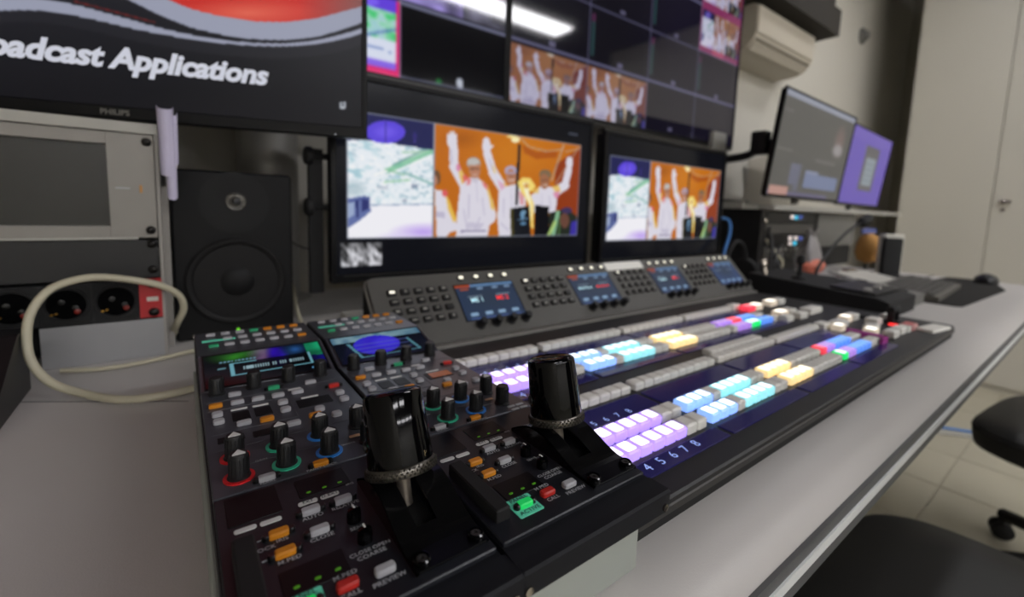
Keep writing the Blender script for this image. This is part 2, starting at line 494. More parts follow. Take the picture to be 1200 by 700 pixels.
def pic_city(U, V):
    X, Y = homog(H_CITY, U, V)
    p = Pic(X, Y, (240, 246, 252))
    n1 = noise2(U, V, 9, 26, 11); n2 = noise2(U+0.3*V, V, 26, 54, 12); n3 = noise2(U, V, 5, 7, 13)
    p.put(np.clip((0.46-n1)*4, 0, 1)*n3, (168, 208, 220), 0.9)
    p.put(np.clip((0.36-n2)*5, 0, 1)*np.clip(1.5-n3*1.4, 0, 1), (110, 156, 176), 0.6)
    p.put(np.clip((n2-0.72)*5, 0, 1), (255, 255, 255), 0.9)
    p.put(np.clip((Y-300)/110, 0, 1), (244, 250, 255), 0.35)
    for a, b, w, c, al in (((235, 285), (420, 205), 18, (120, 196, 150), 0.75), ((262, 262), (400, 195), 8, (80, 140, 130), 0.6), ((300, 290), (410, 335), 10, (120, 176, 170), 0.7), ((190, 300), (235, 285), 12, (250, 252, 252), 0.9), ((236, 300), (420, 225), 7, (250, 252, 252), 0.8), ((230, 325), (320, 318), 9, (150, 206, 160), 0.6), ((300, 215), (420, 212), 10, (150, 200, 160), 0.5), ((230, 275), (300, 300), 8, (130, 190, 150), 0.6)):
        p.line(a, b, w, c, al)
    p.rect(328, 352, 335, 350, (120, 134, 160), 0.7); p.rect(200, 240, 340, 352, (150, 160, 180), 0.4); p.rect(290, 310, 392, 402, (100, 110, 140), 0.5)
    p.poly([(80, 40), (420, 95), (418, 208), (300, 188), (160, 168), (80, 170)], (34, 36, 84))
    p.ell(235, 140, 74, 42, (96, 74, 224)); p.ell(235, 140, 54, 28, (122, 98, 244), 0.7, 0.6); p.line((237, 100), (234, 182), 3, (60, 50, 150))
    p.ell(345, 155, 10, 20, (58, 48, 130), 0.8, 0.5); p.rect(341, 349, 170, 180, (100, 76, 190), 0.7)
    p.poly([(160, 412), (420, 408), (420, 550), (70, 550), (86, 480)], (250, 249, 255))
    p.line((165, 412), (420, 410), 5, (150, 168, 196), 0.8)
    p.ell(370, 515, 140, 40, (184, 146, 244), 0.75, 0.9); p.ell(270, 530, 90, 20, (226, 214, 252), 0.6, 0.8)
    p.ell(110, 350, 60, 36, (176, 198, 208), 0.7, 0.6)
    p.poly([(80, 388), (150, 376), (172, 384), (172, 436), (130, 470), (80, 500)], (104, 118, 172))
    p.poly([(86, 404), (112, 398), (112, 446), (86, 462)], (160, 176, 210)); p.poly([(118, 394), (128, 392), (128, 456), (118, 462)], (50, 56, 110)); p.poly([(140, 390), (166, 390), (166, 424), (140, 436)], (54, 60, 116)); p.line((84, 400), (170, 384), 5, (70, 80, 140))
    return np.clip(p.c, 0, 255)

def pic_mono(U, V):
    n = noise2(U+0.25*V, V, 11, 3, 21)*0.7+noise2(U, V, 20, 6, 22)*0.3
    g = np.clip((n-0.22)*1.9, 0, 1)*215*(1-0.45*np.clip((V-0.55)*2.2, 0, 1))+20
    return np.stack([g, g, g*1.03], -1)

def pic_yard(U, V):
    p = Pic(U, V, (226, 232, 250))
    n = noise2(U, V, 16, 16, 31)
    p.put((V > 0.83), (104, 70, 226)); p.ell(0.55, 0.9, 0.3, 0.12, (130, 100, 250))
    m = (V > 0.42) & (V < 0.83)
    p.put(m*np.clip(n*1.8-0.4, 0, 1), (60, 206, 110), 0.9); p.put(m*np.clip((0.45-n)*4, 0, 1), (150, 210, 210), 0.8)
    for a, b, w in (((0.0, 0.62), (0.75, 0.4), 0.03), ((0.55, 0.7), (0.55, 0.3), 0.05), ((0.55, 0.32), (0.45, 0.1), 0.03), ((0.55, 0.32), (0.75, 0.08), 0.03), ((0.0, 0.38), (0.95, 0.26), 0.02), ((0.75, 0.42), (1.0, 0.6), 0.03)):
        p.line(a, b, w, (90, 120, 190), 0.85)
    p.put(V < 0.12, (128, 84, 236), 0.85)
    return p.c

def s2l(c):
    c = np.clip(c, 0, 255)/255.0
    return np.where(c <= 0.04045, c/12.92, ((c+0.055)/1.055)**2.4)

def screen_mesh(name, w, h, nx, ny, painter, material, z=0.0):
    """w x h picture plane in local (x, y), nx by ny colour samples"""
    us = np.linspace(0, 1, nx+1); vs = np.linspace(0, 1, ny+1)
    U, V = np.meshgrid(us, vs)
    c = painter(U, V)
    c = s2l(c)
    n = (nx+1)*(ny+1)
    co3 = np.zeros((n, 3)); co3[:, 0] = U.ravel()*w; co3[:, 1] = V.ravel()*h; co3[:, 2] = z
    idx = np.arange(n).reshape(ny+1, nx+1)
    q = np.stack([idx[:-1, :-1], idx[:-1, 1:], idx[1:, 1:], idx[1:, :-1]], -1).reshape(-1, 4)
    me = bpy.data.meshes.new(name)
    me.vertices.add(n); me.vertices.foreach_set('co', co3.ravel())
    me.loops.add(q.size); me.loops.foreach_set('vertex_index', q.ravel())
    me.polygons.add(len(q)); me.polygons.foreach_set('loop_start', np.arange(len(q))*4); me.polygons.foreach_set('loop_total', np.full(len(q), 4))
    me.update(calc_edges=True)
    at = me.color_attributes.new('picture', 'FLOAT_COLOR', 'POINT')
    rgba = np.ones((n, 4)); rgba[:, :3] = c.reshape(-1, 3)
    at.data.foreach_set('color', rgba.ravel())
    me.materials.append(material)
    return me

def place_pic(c, U, V, x0, x1, y0, y1, fn):
    """compose a picture into normalised rectangle of another"""
    m = (U >= x0) & (U <= x1) & (V >= y0) & (V <= y1)
    if not m.any(): return
    u = ((U-x0)/(x1-x0))[m]; v = ((V-y0)/(y1-y0))[m]
    c[m] = fn(u, v)

# ==================================================================== the room
def simple_slab(name, x0, x1, y0, y1, z0, z1, m, label=None):
    o = part(name, MB().box(x0, x1, y0, y1, z0, z1), m, smooth=False)
    return struct(o, label)

floor = part('floor', MB().box(-1.6, WALL_X, -5.2, WALL_Y, FLOOR_Z-0.06, FLOOR_Z-0.004), tile_floor_mat(), smooth=False)
struct(floor, 'pale beige tiled floor with dark joints')
TS = 0.335
tme = mesh('tile', MB().rbox(0.0025, TS-0.0025, 0.0025, TS-0.0025, -0.0038, 0.0, 0.002, 0.0008, 1), M_tile)
for i in range(-3, 8):
    for j in range(-4, 3):
        x = 2.18+i*TS-0.0; y = 0.287+j*TS
        if x < 0.8 or x+TS > WALL_X or y+TS > WALL_Y: continue
        obj('tile', tme, floor, (x, y, FLOOR_Z))
simple_slab('wall_back', -1.6, WALL_X+0.1, WALL_Y, WALL_Y+0.1, FLOOR_Z-0.06, CEIL_Z, M_wall)
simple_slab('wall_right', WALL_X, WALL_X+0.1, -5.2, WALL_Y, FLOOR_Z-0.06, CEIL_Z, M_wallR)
simple_slab('wall_left', -1.7, -1.6, -5.2, WALL_Y+0.1, FLOOR_Z-0.06, CEIL_Z, M_wall)
simple_slab('wall_front', -1.7, WALL_X+0.1, -5.3, -5.2, FLOOR_Z-0.06, CEIL_Z, M_wallF)
simple_slab('ceiling', -1.7, WALL_X+0.1, -5.3, WALL_Y+0.1, CEIL_Z, CEIL_Z+0.08, M_ceil)
# dark ceiling beam above the air conditioner
b = MB().box(-1.6, 2.64, 0.95, WALL_Y, 1.10, CEIL_Z)
b.box(-1.6, 2.64, 0.92, 0.95, 1.10, 1.22)
struct(part('trim_1', b, M_beam, smooth=False), 'dark painted beam under the ceiling')

# ceiling lamps: one mirrored in a display, the rest added unseen as fill
def ceiling_lamp(x0, y0, label, L=1.15, W=0.26):
    t = thing('ceiling_lamp', label, 'ceiling lamp', (x0+L/2, y0, CEIL_Z), group='linear ceiling lamps')
    z = -0.09
    body = MB().rbox(-L/2, L/2, -W/2, W/2, z+0.012, 0.0, 0.01, 0.004, 2)
    part('housing', body, M_lampbody, t)
    part('diffuser', MB().rbox(-L/2+0.012, L/2-0.012, -W/2+0.012, W/2-0.012, z, z+0.012, 0.006, 0.002, 2), M_lamp, t)
    for s in (-1, 1):
        part('end_cap', MB().box(s*L/2-0.006, s*L/2+0.006, -W/2, W/2, z, 0.0), M_lampbody, t)
    return t
ceiling_lamp(1.25, -1.47, 'linear ceiling lamp mirrored in the right multiviewer display', 1.75, 0.26)
ceiling_lamp(2.45, 0.25, 'short linear fill lamp added near the wardrobe', 0.6, 0.17)  # added lamp, lifts the wall and corner by the wardrobe
for x, y, lab in ((-1.45, -3.0, 'near row, leftmost'), (0.1, -3.0, 'near row, second from the left'), (-1.35, -4.4, 'rear row, leftmost'), (0.05, -4.4, 'rear row, second from the left'), (1.45, -4.4, 'rear row, third from the left'), (2.9, -4.4, 'rear row, rightmost')):
    ceiling_lamp(x, y, 'added linear fill lamp behind the camera, '+lab)  # unseen lamps added for low frontal light

# wardrobe against the right wall
t = thing('wardrobe', 'tall pale beige wardrobe with flush doors at the end of the room', 'wardrobe', (3.72, -0.35, FLOOR_Z))
part('carcass', MB().box(0.02, 0.62, -1.2, 1.21, 0.0, 2.6), M_ward, t, smooth=False)
for k in range(3):
    y1 = 1.208-k*0.415*1.0
    y0 = y1-0.41
    if k == 0: y0, y1 = 0.80, 1.208
    else:
        y1 = 0.80-0.004-(k-1)*0.62; y0 = y1-0.616
    d = part('door', MB().rbox(y0, y1, 0.03, 2.59, 0, 0.02, 0.002, 0.002, 1, T=Matrix(((0, 0, -1, 0.02), (1, 0, 0, 0), (0, 1, 0, 0), (0, 0, 0, 1)))), M_ward, t, smooth=False)
    if k == 1:
        lk = MB().lathe([(0.013, 0), (0.013, 0.006), (0.009, 0.009)], 16, T=TR(-0.0, y1-0.04, 1.075) @ RY(-90))
        lk.box(-0.03, -0.008, y1-0.075, y1-0.03, 1.07, 1.083)
        lk.lathe([(0.009, 0), (0.009, 0.004)], 12, T=TR(-0.0, y1-0.045, 1.03) @ RY(-90))
        part('handle', lk, M_chrome, d)

# air conditioner on the back wall
t = thing('air_conditioner', 'off-white wall-mounted air conditioner right of the multiviewer', 'air conditioner', (1.955, 0.985, 0.905))
acp = [(0.172, 0.0), (0.075, 0.004), (0.035, 0.018), (0.010, 0.042), (0.0, 0.062), (0.0, 0.168), (0.008, 0.18), (0.022, 0.186), (0.172, 0.186)]
part('body', MB().prism_x(acp, 0.0, 0.57), M_ac, t)
part('front_panel', MB().rbox(0.004, 0.566, 0.064, 0.176, 0, 0.008, 0.006, 0.003, 3, T=Matrix(((1, 0, 0, 0), (0, 0, -1, 0.001), (0, 1, 0, 0), (0, 0, 0, 1)))), M_ac, t)
part('louvre', MB().box(0.02, 0.55, -0.003, 0.034, 0.0, 0.004, T=TR(0, 0.012, 0.034) @ RX(-50)), M_ac, t, smooth=False)
part('air_slot', MB().box(0.02, 0.55, 0.0, 0.01, 0.0, 0.006, T=TR(0, 0.004, 0.048) @ RX(-55)), M_acgap, t, smooth=False)

# smoke sensor on the wall soffit
t = thing('smoke_detector', 'small grey round detector high on the wall beside the wardrobe', 'detector', (3.7, WALL_Y, 1.42), (R(90), 0, 0))
part('base', MB().lathe([(0.05, 0), (0.05, 0.012), (0.045, 0.016)], 24), M_grey, t)
part('dome', MB().lathe([(0.032, 0.016), (0.03, 0.035), (0.016, 0.045)], 24), M_grey, t)

# ==================================================================== the desk
t = thing('control_desk', 'long pale grey control desk with rolled front edge and metal strip', 'desk', (0, 0, 0))
DX0, DX1 = -1.2, 2.4
prof = [(1.12, -0.0004), (0.165, -0.0004), (0.150, -0.001), (0.138, -0.003), (0.127, -0.0075), (0.118, -0.0135), (0.112, -0.021), (0.112, -0.05), (1.12, -0.05)]
part('desk_top', MB().prism_x(prof, DX0, DX1), M_desk, t)
part('edge_band', MB().box(DX0, DX1, 0.1088, 0.112, -0.030, -0.0205), M_deskedge, t, smooth=False)
part('edge_strip', MB().box(DX0, DX1, 0.1072, 0.112, -0.0385, -0.030), M_strip, t, smooth=False)
part('edge_band', MB().box(DX0, DX1, 0.1088, 0.112, -0.052, -0.0385), M_deskedge, t, smooth=False)
for x in (-1.0, 1.0, 2.3):
    part('leg', MB().box(x-0.03, x+0.03, 0.45, 1.0, FLOOR_Z, -0.05), M_deskedge, t, smooth=False)
part('top_seam', MB().box(-0.9, 0.0, -0.0007, 0.0007, -0.002, -0.0002, T=TR(0.001, 0.562, 0) @ RZ(-31.5)), mat('seam_dark_gap', (70, 68, 66), 0.8), t, smooth=False)  # dark strip along the joint in the desk top

# ==================================================================== camera control panels
PLATE_Z = 0.016           # local height of the flat plate (panels stand on the riser, z = .044)
RZ0 = 0.044

def key_mesh(w, d, h, m, r=None):
    return shared(('key', round(w, 5), round(d, 5), round(h, 5), m.name), lambda: mesh('button', MB().rbox(-w/2, w/2, -d/2, d/2, 0, h, r if r else d*0.3, h*0.25, 2), m))
def holder_mesh(w, d):
    def f():
        b = MB()
        for s in (-1, 1):
            b.lathe([(d*0.42, 0), (d*0.42, 0.0016), (d*0.3, 0.0022)], 12, T=TR(s*(w/2+d*0.16), 0, 0))
        return mesh('button_clip', b, M_hole)
    return shared(('holder', w, d), f)
def knob_mesh(r, h, pointer):
    def f():
        b = MB().lathe([(r*1.16, 0), (r*1.16, h*0.07), (r, h*0.11), (r*0.9, h*0.93), (r*0.82, h)], 28)
        for k in range(14):                       # grip ribs
            a = 2*math.pi*k/14
            b.box(-r*0.05, r*0.05, r*0.88, r*1.02, h*0.1, h*0.88, T=RZ(math.degrees(a)))
        return mesh('knob', b, M_knob)
    return shared(('knob', r, h), f)
def pointer_mesh(r, h):
    def f():
        b = MB().prism_z([(-r*0.62, -r*0.25), (r*0.62, -r*0.25), (0, r*0.72)], h, h+0.0003)
        b.prism_z([(-r*0.62, -r*0.25), (-r*0.62, -r*0.45), (r*0.62, -r*0.45), (r*0.62, -r*0.25)], h-0.0015, h+0.0003)
        return mesh('pointer', b, M_white)
    return shared(('ptr', r, h), f)
def ring_mesh(r, m):
    def f():
        b = MB().lathe([(r*0.9, 0), (r*1.42, 0), (r*1.42, 0.0008), (r*0.9, 0.0008)], 28, cap0=False, cap1=False)
        return mesh('colour_ring', b, m)
    return shared(('ring', r, m.name), f)

def rcp_screen_1(U, V):
    p = Pic(U, V, (4, 5, 9))
    n = noise2(U, V, 9, 5, 41)
    p.ell(0.28, 0.92, 0.30, 0.30, (60, 170, 40), 0.9, 0.9); p.ell(0.47, 0.8, 0.14, 0.45, (190, 140, 210), 0.8, 0.9)
    p.ell(0.60, 0.72, 0.11, 0.5, (50, 20, 190), 0.95, 0.6); p.ell(0.76, 0.85, 0.16, 0.4, (50, 110, 190), 0.8, 0.9)
    p.poly([(0.86, 1), (1, 1), (1, 0.5), (0.86, 0.55)], (30, 160, 110)); p.poly([(0.86, 0.55), (1, 0.5), (1, 0.2), (0.93, 0.2)], (22, 20, 110))
    c = p.c*(0.55+0.6*n)[..., None]
    p.c = c
    p.rect(0.21, 0.87, 0.28, 0.66, (6, 8, 12), 0.75)
    for a, b2 in (((0.21, 0.28), (0.87, 0.28)), ((0.87, 0.28), (0.87, 0.66)), ((0.21, 0.28), (0.21, 0.66)), ((0.21, 0.66), (0.4, 0.66))):
        p.line(a, b2, 0.028, (110, 170, 185))
    for k in range(24):
        if k in (10, 13, 17): continue
        p.rect(0.30+k*0.0215, 0.312+k*0.0215, 0.42, 0.50, (150, 180, 190))
    for k in range(10): p.rect(0.12+k*0.03, 0.138+k*0.03, 0.72, 0.77, (100, 140, 160))
    p.rect(0.85, 0.95, 0.08, 0.14, (90, 150, 190)); p.rect(0.10, 0.16, 0.52, 0.55, (90, 130, 140))
    return np.clip(p.c, 0, 255)
def rcp_screen_2(U, V):
    p = Pic(U, V, (14, 18, 30))
    p.put(V > 0.75, (84, 130, 160), 0.8)
    p.put((V > 0.75)*noise2(U, V, 14, 6, 42), (170, 200, 200), 0.6)
    p.ell(0.44, 0.55, 0.25, 0.36, (54, 40, 205)); p.ell(0.55, 0.6, 0.18, 0.25, (74, 60, 235), 0.8, 0.5)
    for a, b2 in (((0.22, 0.14), (0.86, 0.14)), ((0.22, 0.14), (0.15, 0.7)), ((0.86, 0.14), (0.80, 0.62))):
        p.line(a, b2, 0.03, (92, 150, 165), 0.9)
    for y in (0.3, 0.45, 0.6):
        p.rect(0.2, 0.8, y, y+0.025, (92, 110, 190), 0.45)
    return np.clip(p.c, 0, 255)

def make_rcp(x0, label, painter, lean, first):
    t = thing('camera_control_panel', label, 'control panel', (x0, 0.153, RZ0), group='camera control panels on the desk')
    W = 0.103
    # housing: side profile (v, w) extruded across the width
    prof = [(-0.013, 0.0), (-0.013, 0.0125), (-0.003, 0.0135), (0.264, 0.0135), (0.316, 0.0275), (0.395, 0.0275), (0.398, 0.020), (0.398, 0.0)]
    part('housing', MB().prism_x(prof, -0.0005, W+0.0005), M_housing, t, smooth=False)
    part('side_rail', MB().box(W-0.0005, W+0.0022, -0.014, 0.30, 0.0, 0.0105), M_housing, t, smooth=False)
    part('front_lip', MB().rbox(-0.001, W+0.004, -0.0165, -0.0008, 0.0005, 0.0128, 0.002, 0.0012, 2), M_housing, t)
    for u in (0.004, W):
        part('lip_screw', MB().lathe([(0.0022, 0), (0.0022, 0.0012), (0.001, 0.0014)], 12, T=TR(u-0.002, -0.0165, 0.004) @ RX(90)), M_chrome, t)
    part('lower_plate', MB().rbox(0, W, 0.0, 0.1065, 0.0135, PLATE_Z, 0.0012, 0.0006, 2), M_plate_l, t)
    part('upper_plate', MB().rbox(0, W, 0.1075, 0.2635, 0.0135, PLATE_Z, 0.0012, 0.0006, 2), M_plate_u, t)
    sl = math.degrees(math.atan2(0.014, 0.052)); L = math.hypot(0.014, 0.052)
    Ts = TR(0, 0.264, 0.0135) @ RX(sl)
    part('display_plate', MB().rbox(0, W, 0.0005, L, 0, 0.0025, 0.001, 0.0006, 1, T=Ts), M_plate_u, t)
    part('top_plate', MB().rbox(0, W, 0.3165, 0.394, 0.0275, 0.030, 0.0012, 0.0006, 2), M_plate_u, t)
    # tilted display
    sm = screen_mesh('display', 0.095, L-0.0055, 96, 40, painter, screen_mat('rcp_display', 0.75, 0.1, (6, 6, 8), 0.18))
    d = obj('display', sm, t); d.matrix_local = TR(0, 0.264, 0.0135) @ RX(sl) @ TR(0.004, 0.0032, 0.0029)
    bz = MB()
    for a in ((0.003, 0.100, 0.0020, 0.0032), (0.003, 0.100, L-0.0023, L-0.0010), (0.003, 0.004, 0.0020, L-0.0010), (0.099, 0.100, 0.0020, L-0.0010)):
        bz.box(a[0], a[1], a[2], a[3], 0.0022, 0.0034, T=Ts)
    part('display_bezel', bz, M_win, t, smooth=False)
    Z = PLATE_Z
    def key(u, v, m, w=0.0088, dd=0.0047, h=0.0026, clip=False, z=Z):
        k = obj('button', key_mesh(w, dd, h, m), t, (u, v, z))
        if clip: obj('button_clip', holder_mesh(w, dd), k)
        return k
    def window(u0, u1, v0, v1):
        part('indicator_window', MB().rbox(u0, u1, v0, v1, Z-0.0005, Z+0.0004, 0.0006, 0.0002, 1), M_win, t)
    G, O, RD = M_keygrey, M_keyor, M_keyred
    # ---- top section
    ztop = 0.030
    for r_, (v, us) in enumerate(((0.383, 'gggn000'), (0.363, '.gggggg'), (0.342, 'ngggggo'))):
        for c_, ch in enumerate(us):
            if ch == '.': continue
            m = {'g': G, 'n': M_keygreen2, '0': O, 'o': O}[ch]
            key(0.0135+0.0128*c_-(0.0 if r_ else 0.0005), v, m, 0.0082, 0.0048, 0.0022, z=ztop)
    part('button_label', MB().box(0.005, 0.033, 0.360, 0.3655, ztop-0.0003, ztop+0.0004), M_keyteal, t, smooth=False)
    # ---- four encoder knobs below the display
    for u in (0.0105, 0.0362, 0.062, 0.0878):
        obj('knob', knob_mesh(0.0052, 0.0135, False), t, (u, 0.2555, Z))
    # ---- upper plate keys
    key(0.0217, 0.2456, G); key(0.0488, 0.2439, M_keygreen2, clip=True); key(0.0763, 0.241, G)
    for u, v, m, c in ((0.0083, 0.2293, O, False), (0.022, 0.2285, G, False), (0.0356, 0.2275, G, False), (0.0493, 0.2265, G, False), (0.0632, 0.2257, G, False), (0.0906, 0.2235, RD, True)):
        key(u, v, m, clip=c)
    for u, v in ((0.0083, 0.213), (0.0085, 0.2003), (0.0501, 0.211), (0.0495, 0.1968), (0.0908, 0.2068), (0.0905, 0.1934), (0.0703, 0.185), (0.0785, 0.1702), (0.0918, 0.172)):
        key(u, v, G, 0.0068, 0.0062, 0.0026)
    for u, v, m in ((0.0224, 0.1896, G), (0.0361, 0.1876, O), (0.0502, 0.1712, G), (0.0655, 0.1765, O)):
        key(u, v, m)
    for a in ((0.0165, 0.0275, 0.197, 0.2115), (0.0305, 0.0415, 0.197, 0.2115), (0.0585, 0.083, 0.195, 0.2095), (0.006, 0.021, 0.168, 0.176), (0.0255, 0.044, 0.1655, 0.1745)):
        window(*a)
    if not first:
        part('indicator_window', MB().rbox(0.062, 0.082, 0.1965, 0.208, Z+0.0004, Z+0.0007, 0.0006, 0.0002, 1), mat('lit_window_amber', (120, 70, 40), 0.2, emit=(150, 70, 30), estr=0.25), t)
    for u, v, w in ((0.0626, 0.2345, 0.0095), (0.022, 0.217, 0.0105), (0.0357, 0.216, 0.0105), (0.0695, 0.2126, 0.0125)):
        part('label_plate', MB().rbox(u-w/2, u+w/2, v-0.0013, v+0.0013, Z, Z+0.0004, 0.0006, 0.0001, 1), M_white, t)
    # ---- painting knobs with coloured rings
    for j, v in enumerate((0.1462, 0.1227)):
        for i, (u, rm) in enumerate(((0.0132, M_ringR), (0.0372, M_ringG), (0.0612, M_ringB), (0.0855, None))):
            k = obj('knob', knob_mesh(0.0051, 0.0145, True), t, (u, v, Z))
            if i < 3 or j == 0: obj('pointer', pointer_mesh(0.0051, 0.0145), k)
            if rm: obj('colour_ring', ring_mesh(0.0055, rm), k)
    key(0.0255, 0.1128, G, clip=True); key(0.0533, 0.1112, O, clip=True)
    key(0.0800, 0.1335, mat('key_peach', (200, 160, 130), 0.5), 0.007, 0.0028, 0.0006)
    for u, v in ((0.088, 0.1115), (0.096, 0.1115), (0.088, 0.106), (0.096, 0.106)):
        part('label_plate', MB().rbox(u-0.0034, u+0.0034, v+0.001, v+0.0035, Z, Z+0.0004, 0.0005, 0.0001, 1), M_print, t)
    # ---- lower plate
    window(0.0045, 0.028, 0.0795, 0.104)
    window(0.0367, 0.0625, 0.0845, 0.1015)
    for u, v in ((0.0415, 0.0875), (0.0495, 0.0875), (0.0575, 0.0875)):
        part('indicator_led', MB().rbox(u-0.0011, u+0.0011, v-0.0006, v+0.0006, Z+0.0003, Z+0.0007, 0.0004, 0.0001, 1), M_leddim, t)
    for u, v in ((0.0112, 0.0752), (0.0218, 0.0748), (0.0395, 0.0797), (0.0502, 0.0795)):
        part('label_plate', MB().rbox(u-0.0046, u+0.0046, v-0.0016, v+0.0016, Z, Z+0.0004, 0.0008, 0.0001, 1), M_white, t)
    key(0.039, 0.0713, G, clip=True); key(0.0545, 0.0709, G, clip=True); key(0.0392, 0.0547, G, clip=True)
    key(0.0233, 0.0628, O, clip=True); key(0.0236, 0.0488, O, clip=True)
    for v in (0.0535, 0.0375):
        k = part('trim_knob', MB().lathe([(0.0034, 0), (0.0034, 0.004), (0.0030, 0.0058), (0.0016, 0.0066)], 20), M_gloss, t, (0.0548, v, Z))
        part('knob_mark', MB().box(-0.0004, 0.0004, 0.0, 0.0028, 0.0062, 0.0068), M_white, k, smooth=False)
    window(0.019, 0.0446, 0.0235, 0.0385)
    for u in (0.0240, 0.0320, 0.0400):
        part('indicator_led', MB().rbox(u-0.0012, u+0.0012, 0.0265, 0.0278, Z+0.0003, Z+0.0007, 0.0004, 0.0001, 1), M_leddim, t)
    part('button_label', MB().rbox(0.0168, 0.0322, 0.0085, 0.0232, Z, Z+0.0003, 0.0006, 0.0001, 1), M_keyteal, t)
    key(0.0246, 0.0158, M_keygreen, clip=True, z=Z+0.0003); key(0.0408, 0.0165, RD); key(0.0560, 0.0155, G)
    part('access_cover', MB().rbox(0.0045, 0.0132, 0.0125, 0.0620, Z, Z+0.0065, 0.0012, 0.0008, 2), M_blackmat, t)
    # lettering (flat print)
    tx = MB()
    def word(s_, u, v, size=0.0029, al='CENTER', m=0):
        tx.text(s_, size*1.18, TR(u, v, Z+0.0006), m, align=al, space=1.05, bold=0.012)
    word('M.PED', 0.0415, 0.0222); word('CALL', 0.0408, 0.0115); word('PREVIEW', 0.0560, 0.0098)
    word('PANEL', 0.0246, 0.0214, 0.0031, m=1); word('ACTIVE', 0.0246, 0.0110, 0.0031, m=1)
    word('CLOSE', 0.0505, 0.0305, 0.0026); word('OPEN', 0.0600, 0.0305, 0.0026); word('COARSE', 0.0545, 0.0272, 0.0028)
    word('SENS', 0.0545, 0.0470, 0.0026); word('AUTO', 0.039, 0.0664); word('RELATIVE', 0.0545, 0.0662, 0.0026); word('CLOSE', 0.0392, 0.0497)
    word('IRIS', 0.0240, 0.0582, 0.0026); word('LOCK', 0.0165, 0.0560, 0.0028); word('M.PED', 0.0245, 0.0437, 0.0028)
    word('IRIS', 0.0615, 0.0828, 0.0022); word('EXT', 0.0395, 0.0797, 0.0024, m=1); word('D EXT', 0.0502, 0.0795, 0.0024, m=1)
    word('PAINT LOCK', 0.0533, 0.1066+0.001, 0.0024); word('FLARE', 0.0255, 0.1088, 0.0024); word('GAIN', 0.0255, 0.1345, 0.0022); word('WHITE', 0.0735, 0.125, 0.0022)
    for (u0, u1, v) in ((0.003, 0.0555, 0.2215), (0.003, 0.055, 0.1820), (0.003, 0.1, 0.1585), (0.003, 0.1, 0.2385), (0.018, 0.072, 0.1341)):
        tx.box(u0, u1, v-0.00012, v+0.00012, Z+0.0001, Z+0.0003, 2)
    tx.box(0.0553, 0.0556, 0.182, 0.222, Z+0.0001, Z+0.0003, 2)
    for v in (0.0632, 0.0490):
        tx.box(0.0145, 0.0168, v-0.00015, v+0.00015, Z+0.0001, Z+0.0005)
    part('lettering', tx, [M_print, mat('print_dark', (40, 70, 66), 0.6), M_line], t, smooth=False)['kind'] = 'stuff'
    # ---- arched iris lever plate with a slot
    pts = [(0.005, 0.0005), (0.020, 0.0008), (0.030, 0.0040), (0.040, 0.0082), (0.050, 0.0108), (0.060, 0.0112), (0.068, 0.0092), (0.076, 0.0050), (0.083, 0.0008)]
    fine = []
    for i in range(len(pts)-1):
        for k in range(4):
            a, b_ = pts[i], pts[i+1]
            fine.append((a[0]+(b_[0]-a[0])*k/4, a[1]+(b_[1]-a[1])*k/4))
    fine.append(pts[-1])
    for _ in range(4):
        fine = [fine[0]]+[(fine[i][0], (fine[i-1][1]+2*fine[i][1]+fine[i+1][1])/4) for i in range(1, len(fine)-1)]+[fine[-1]]
    u_ed = [0.0655, 0.0755, 0.0862, 0.1015]
    pl = MB()
    th = 0.0012
    for s_ in range(3):
        for i in range(len(fine)-1):
            (v0, w0), (v1, w1) = fine[i], fine[i+1]
            if s_ == 1 and v0 > 0.026 and v1 < 0.078: continue
            a, b_ = u_ed[s_], u_ed[s_+1]
            vs = [(a, v0, Z+w0), (b_, v0, Z+w0), (b_, v1, Z+w1), (a, v1, Z+w1), (a, v0, Z+w0+th), (b_, v0, Z+w0+th), (b_, v1, Z+w1+th), (a, v1, Z+w1+th)]
            pl.add(vs, [(0, 3, 2, 1), (4, 5, 6, 7), (0, 1, 5, 4), (1, 2, 6, 5), (2, 3, 7, 6), (3, 0, 4, 7)])
    for a in (u_ed[0], u_ed[3]-th):               # side walls down to the plate
        for i in range(len(fine)-1):
            (v0, w0), (v1, w1) = fine[i], fine[i+1]
            vs = [(a, v0, Z), (a+th, v0, Z), (a+th, v1, Z), (a, v1, Z), (a, v0, Z+w0+th), (a+th, v0, Z+w0+th), (a+th, v1, Z+w1+th), (a, v1, Z+w1+th)]
            pl.add(vs, [(0, 3, 2, 1), (0, 1, 5, 4), (1, 2, 6, 5), (2, 3, 7, 6), (3, 0, 4, 7)])
    lp = part('lever_plate', pl, mat('lever_plate_black', (12, 12, 13), 0.18), t)
    for u in (0.0700, 0.0972):
        sc = MB().lathe([(0.0040, 0.0), (0.0040, 0.0022), (0.0034, 0.0028), (0.0030, 0.0028), (0.0030, 0.0012)], 20, cap1=False, T=TR(u, 0.0098, Z+0.0014))
        part('bolt_ring', sc, M_gloss, lp)
        bo = MB().lathe([(0.0027, 0), (0.0027, 0.0016), (0.0022, 0.0021), (0.0012, 0.0021), (0.0012, 0.001)], 18, T=TR(u, 0.0098, Z+0.0016))
        part('bolt', bo, M_bolt, lp)
    part('slot_liner', MB().box(0.0745, 0.0872, 0.024, 0.079, Z+0.0001, Z+0.0006), M_blackmat, lp, smooth=False)
    # ---- iris lever: cap, knurled collar, rod; pivots inside the slot
    Tl = TR(0.0808, 0.0500, Z-0.004) @ RX(-lean)
    hb = 0.0200                                   # height of the collar above the pivot
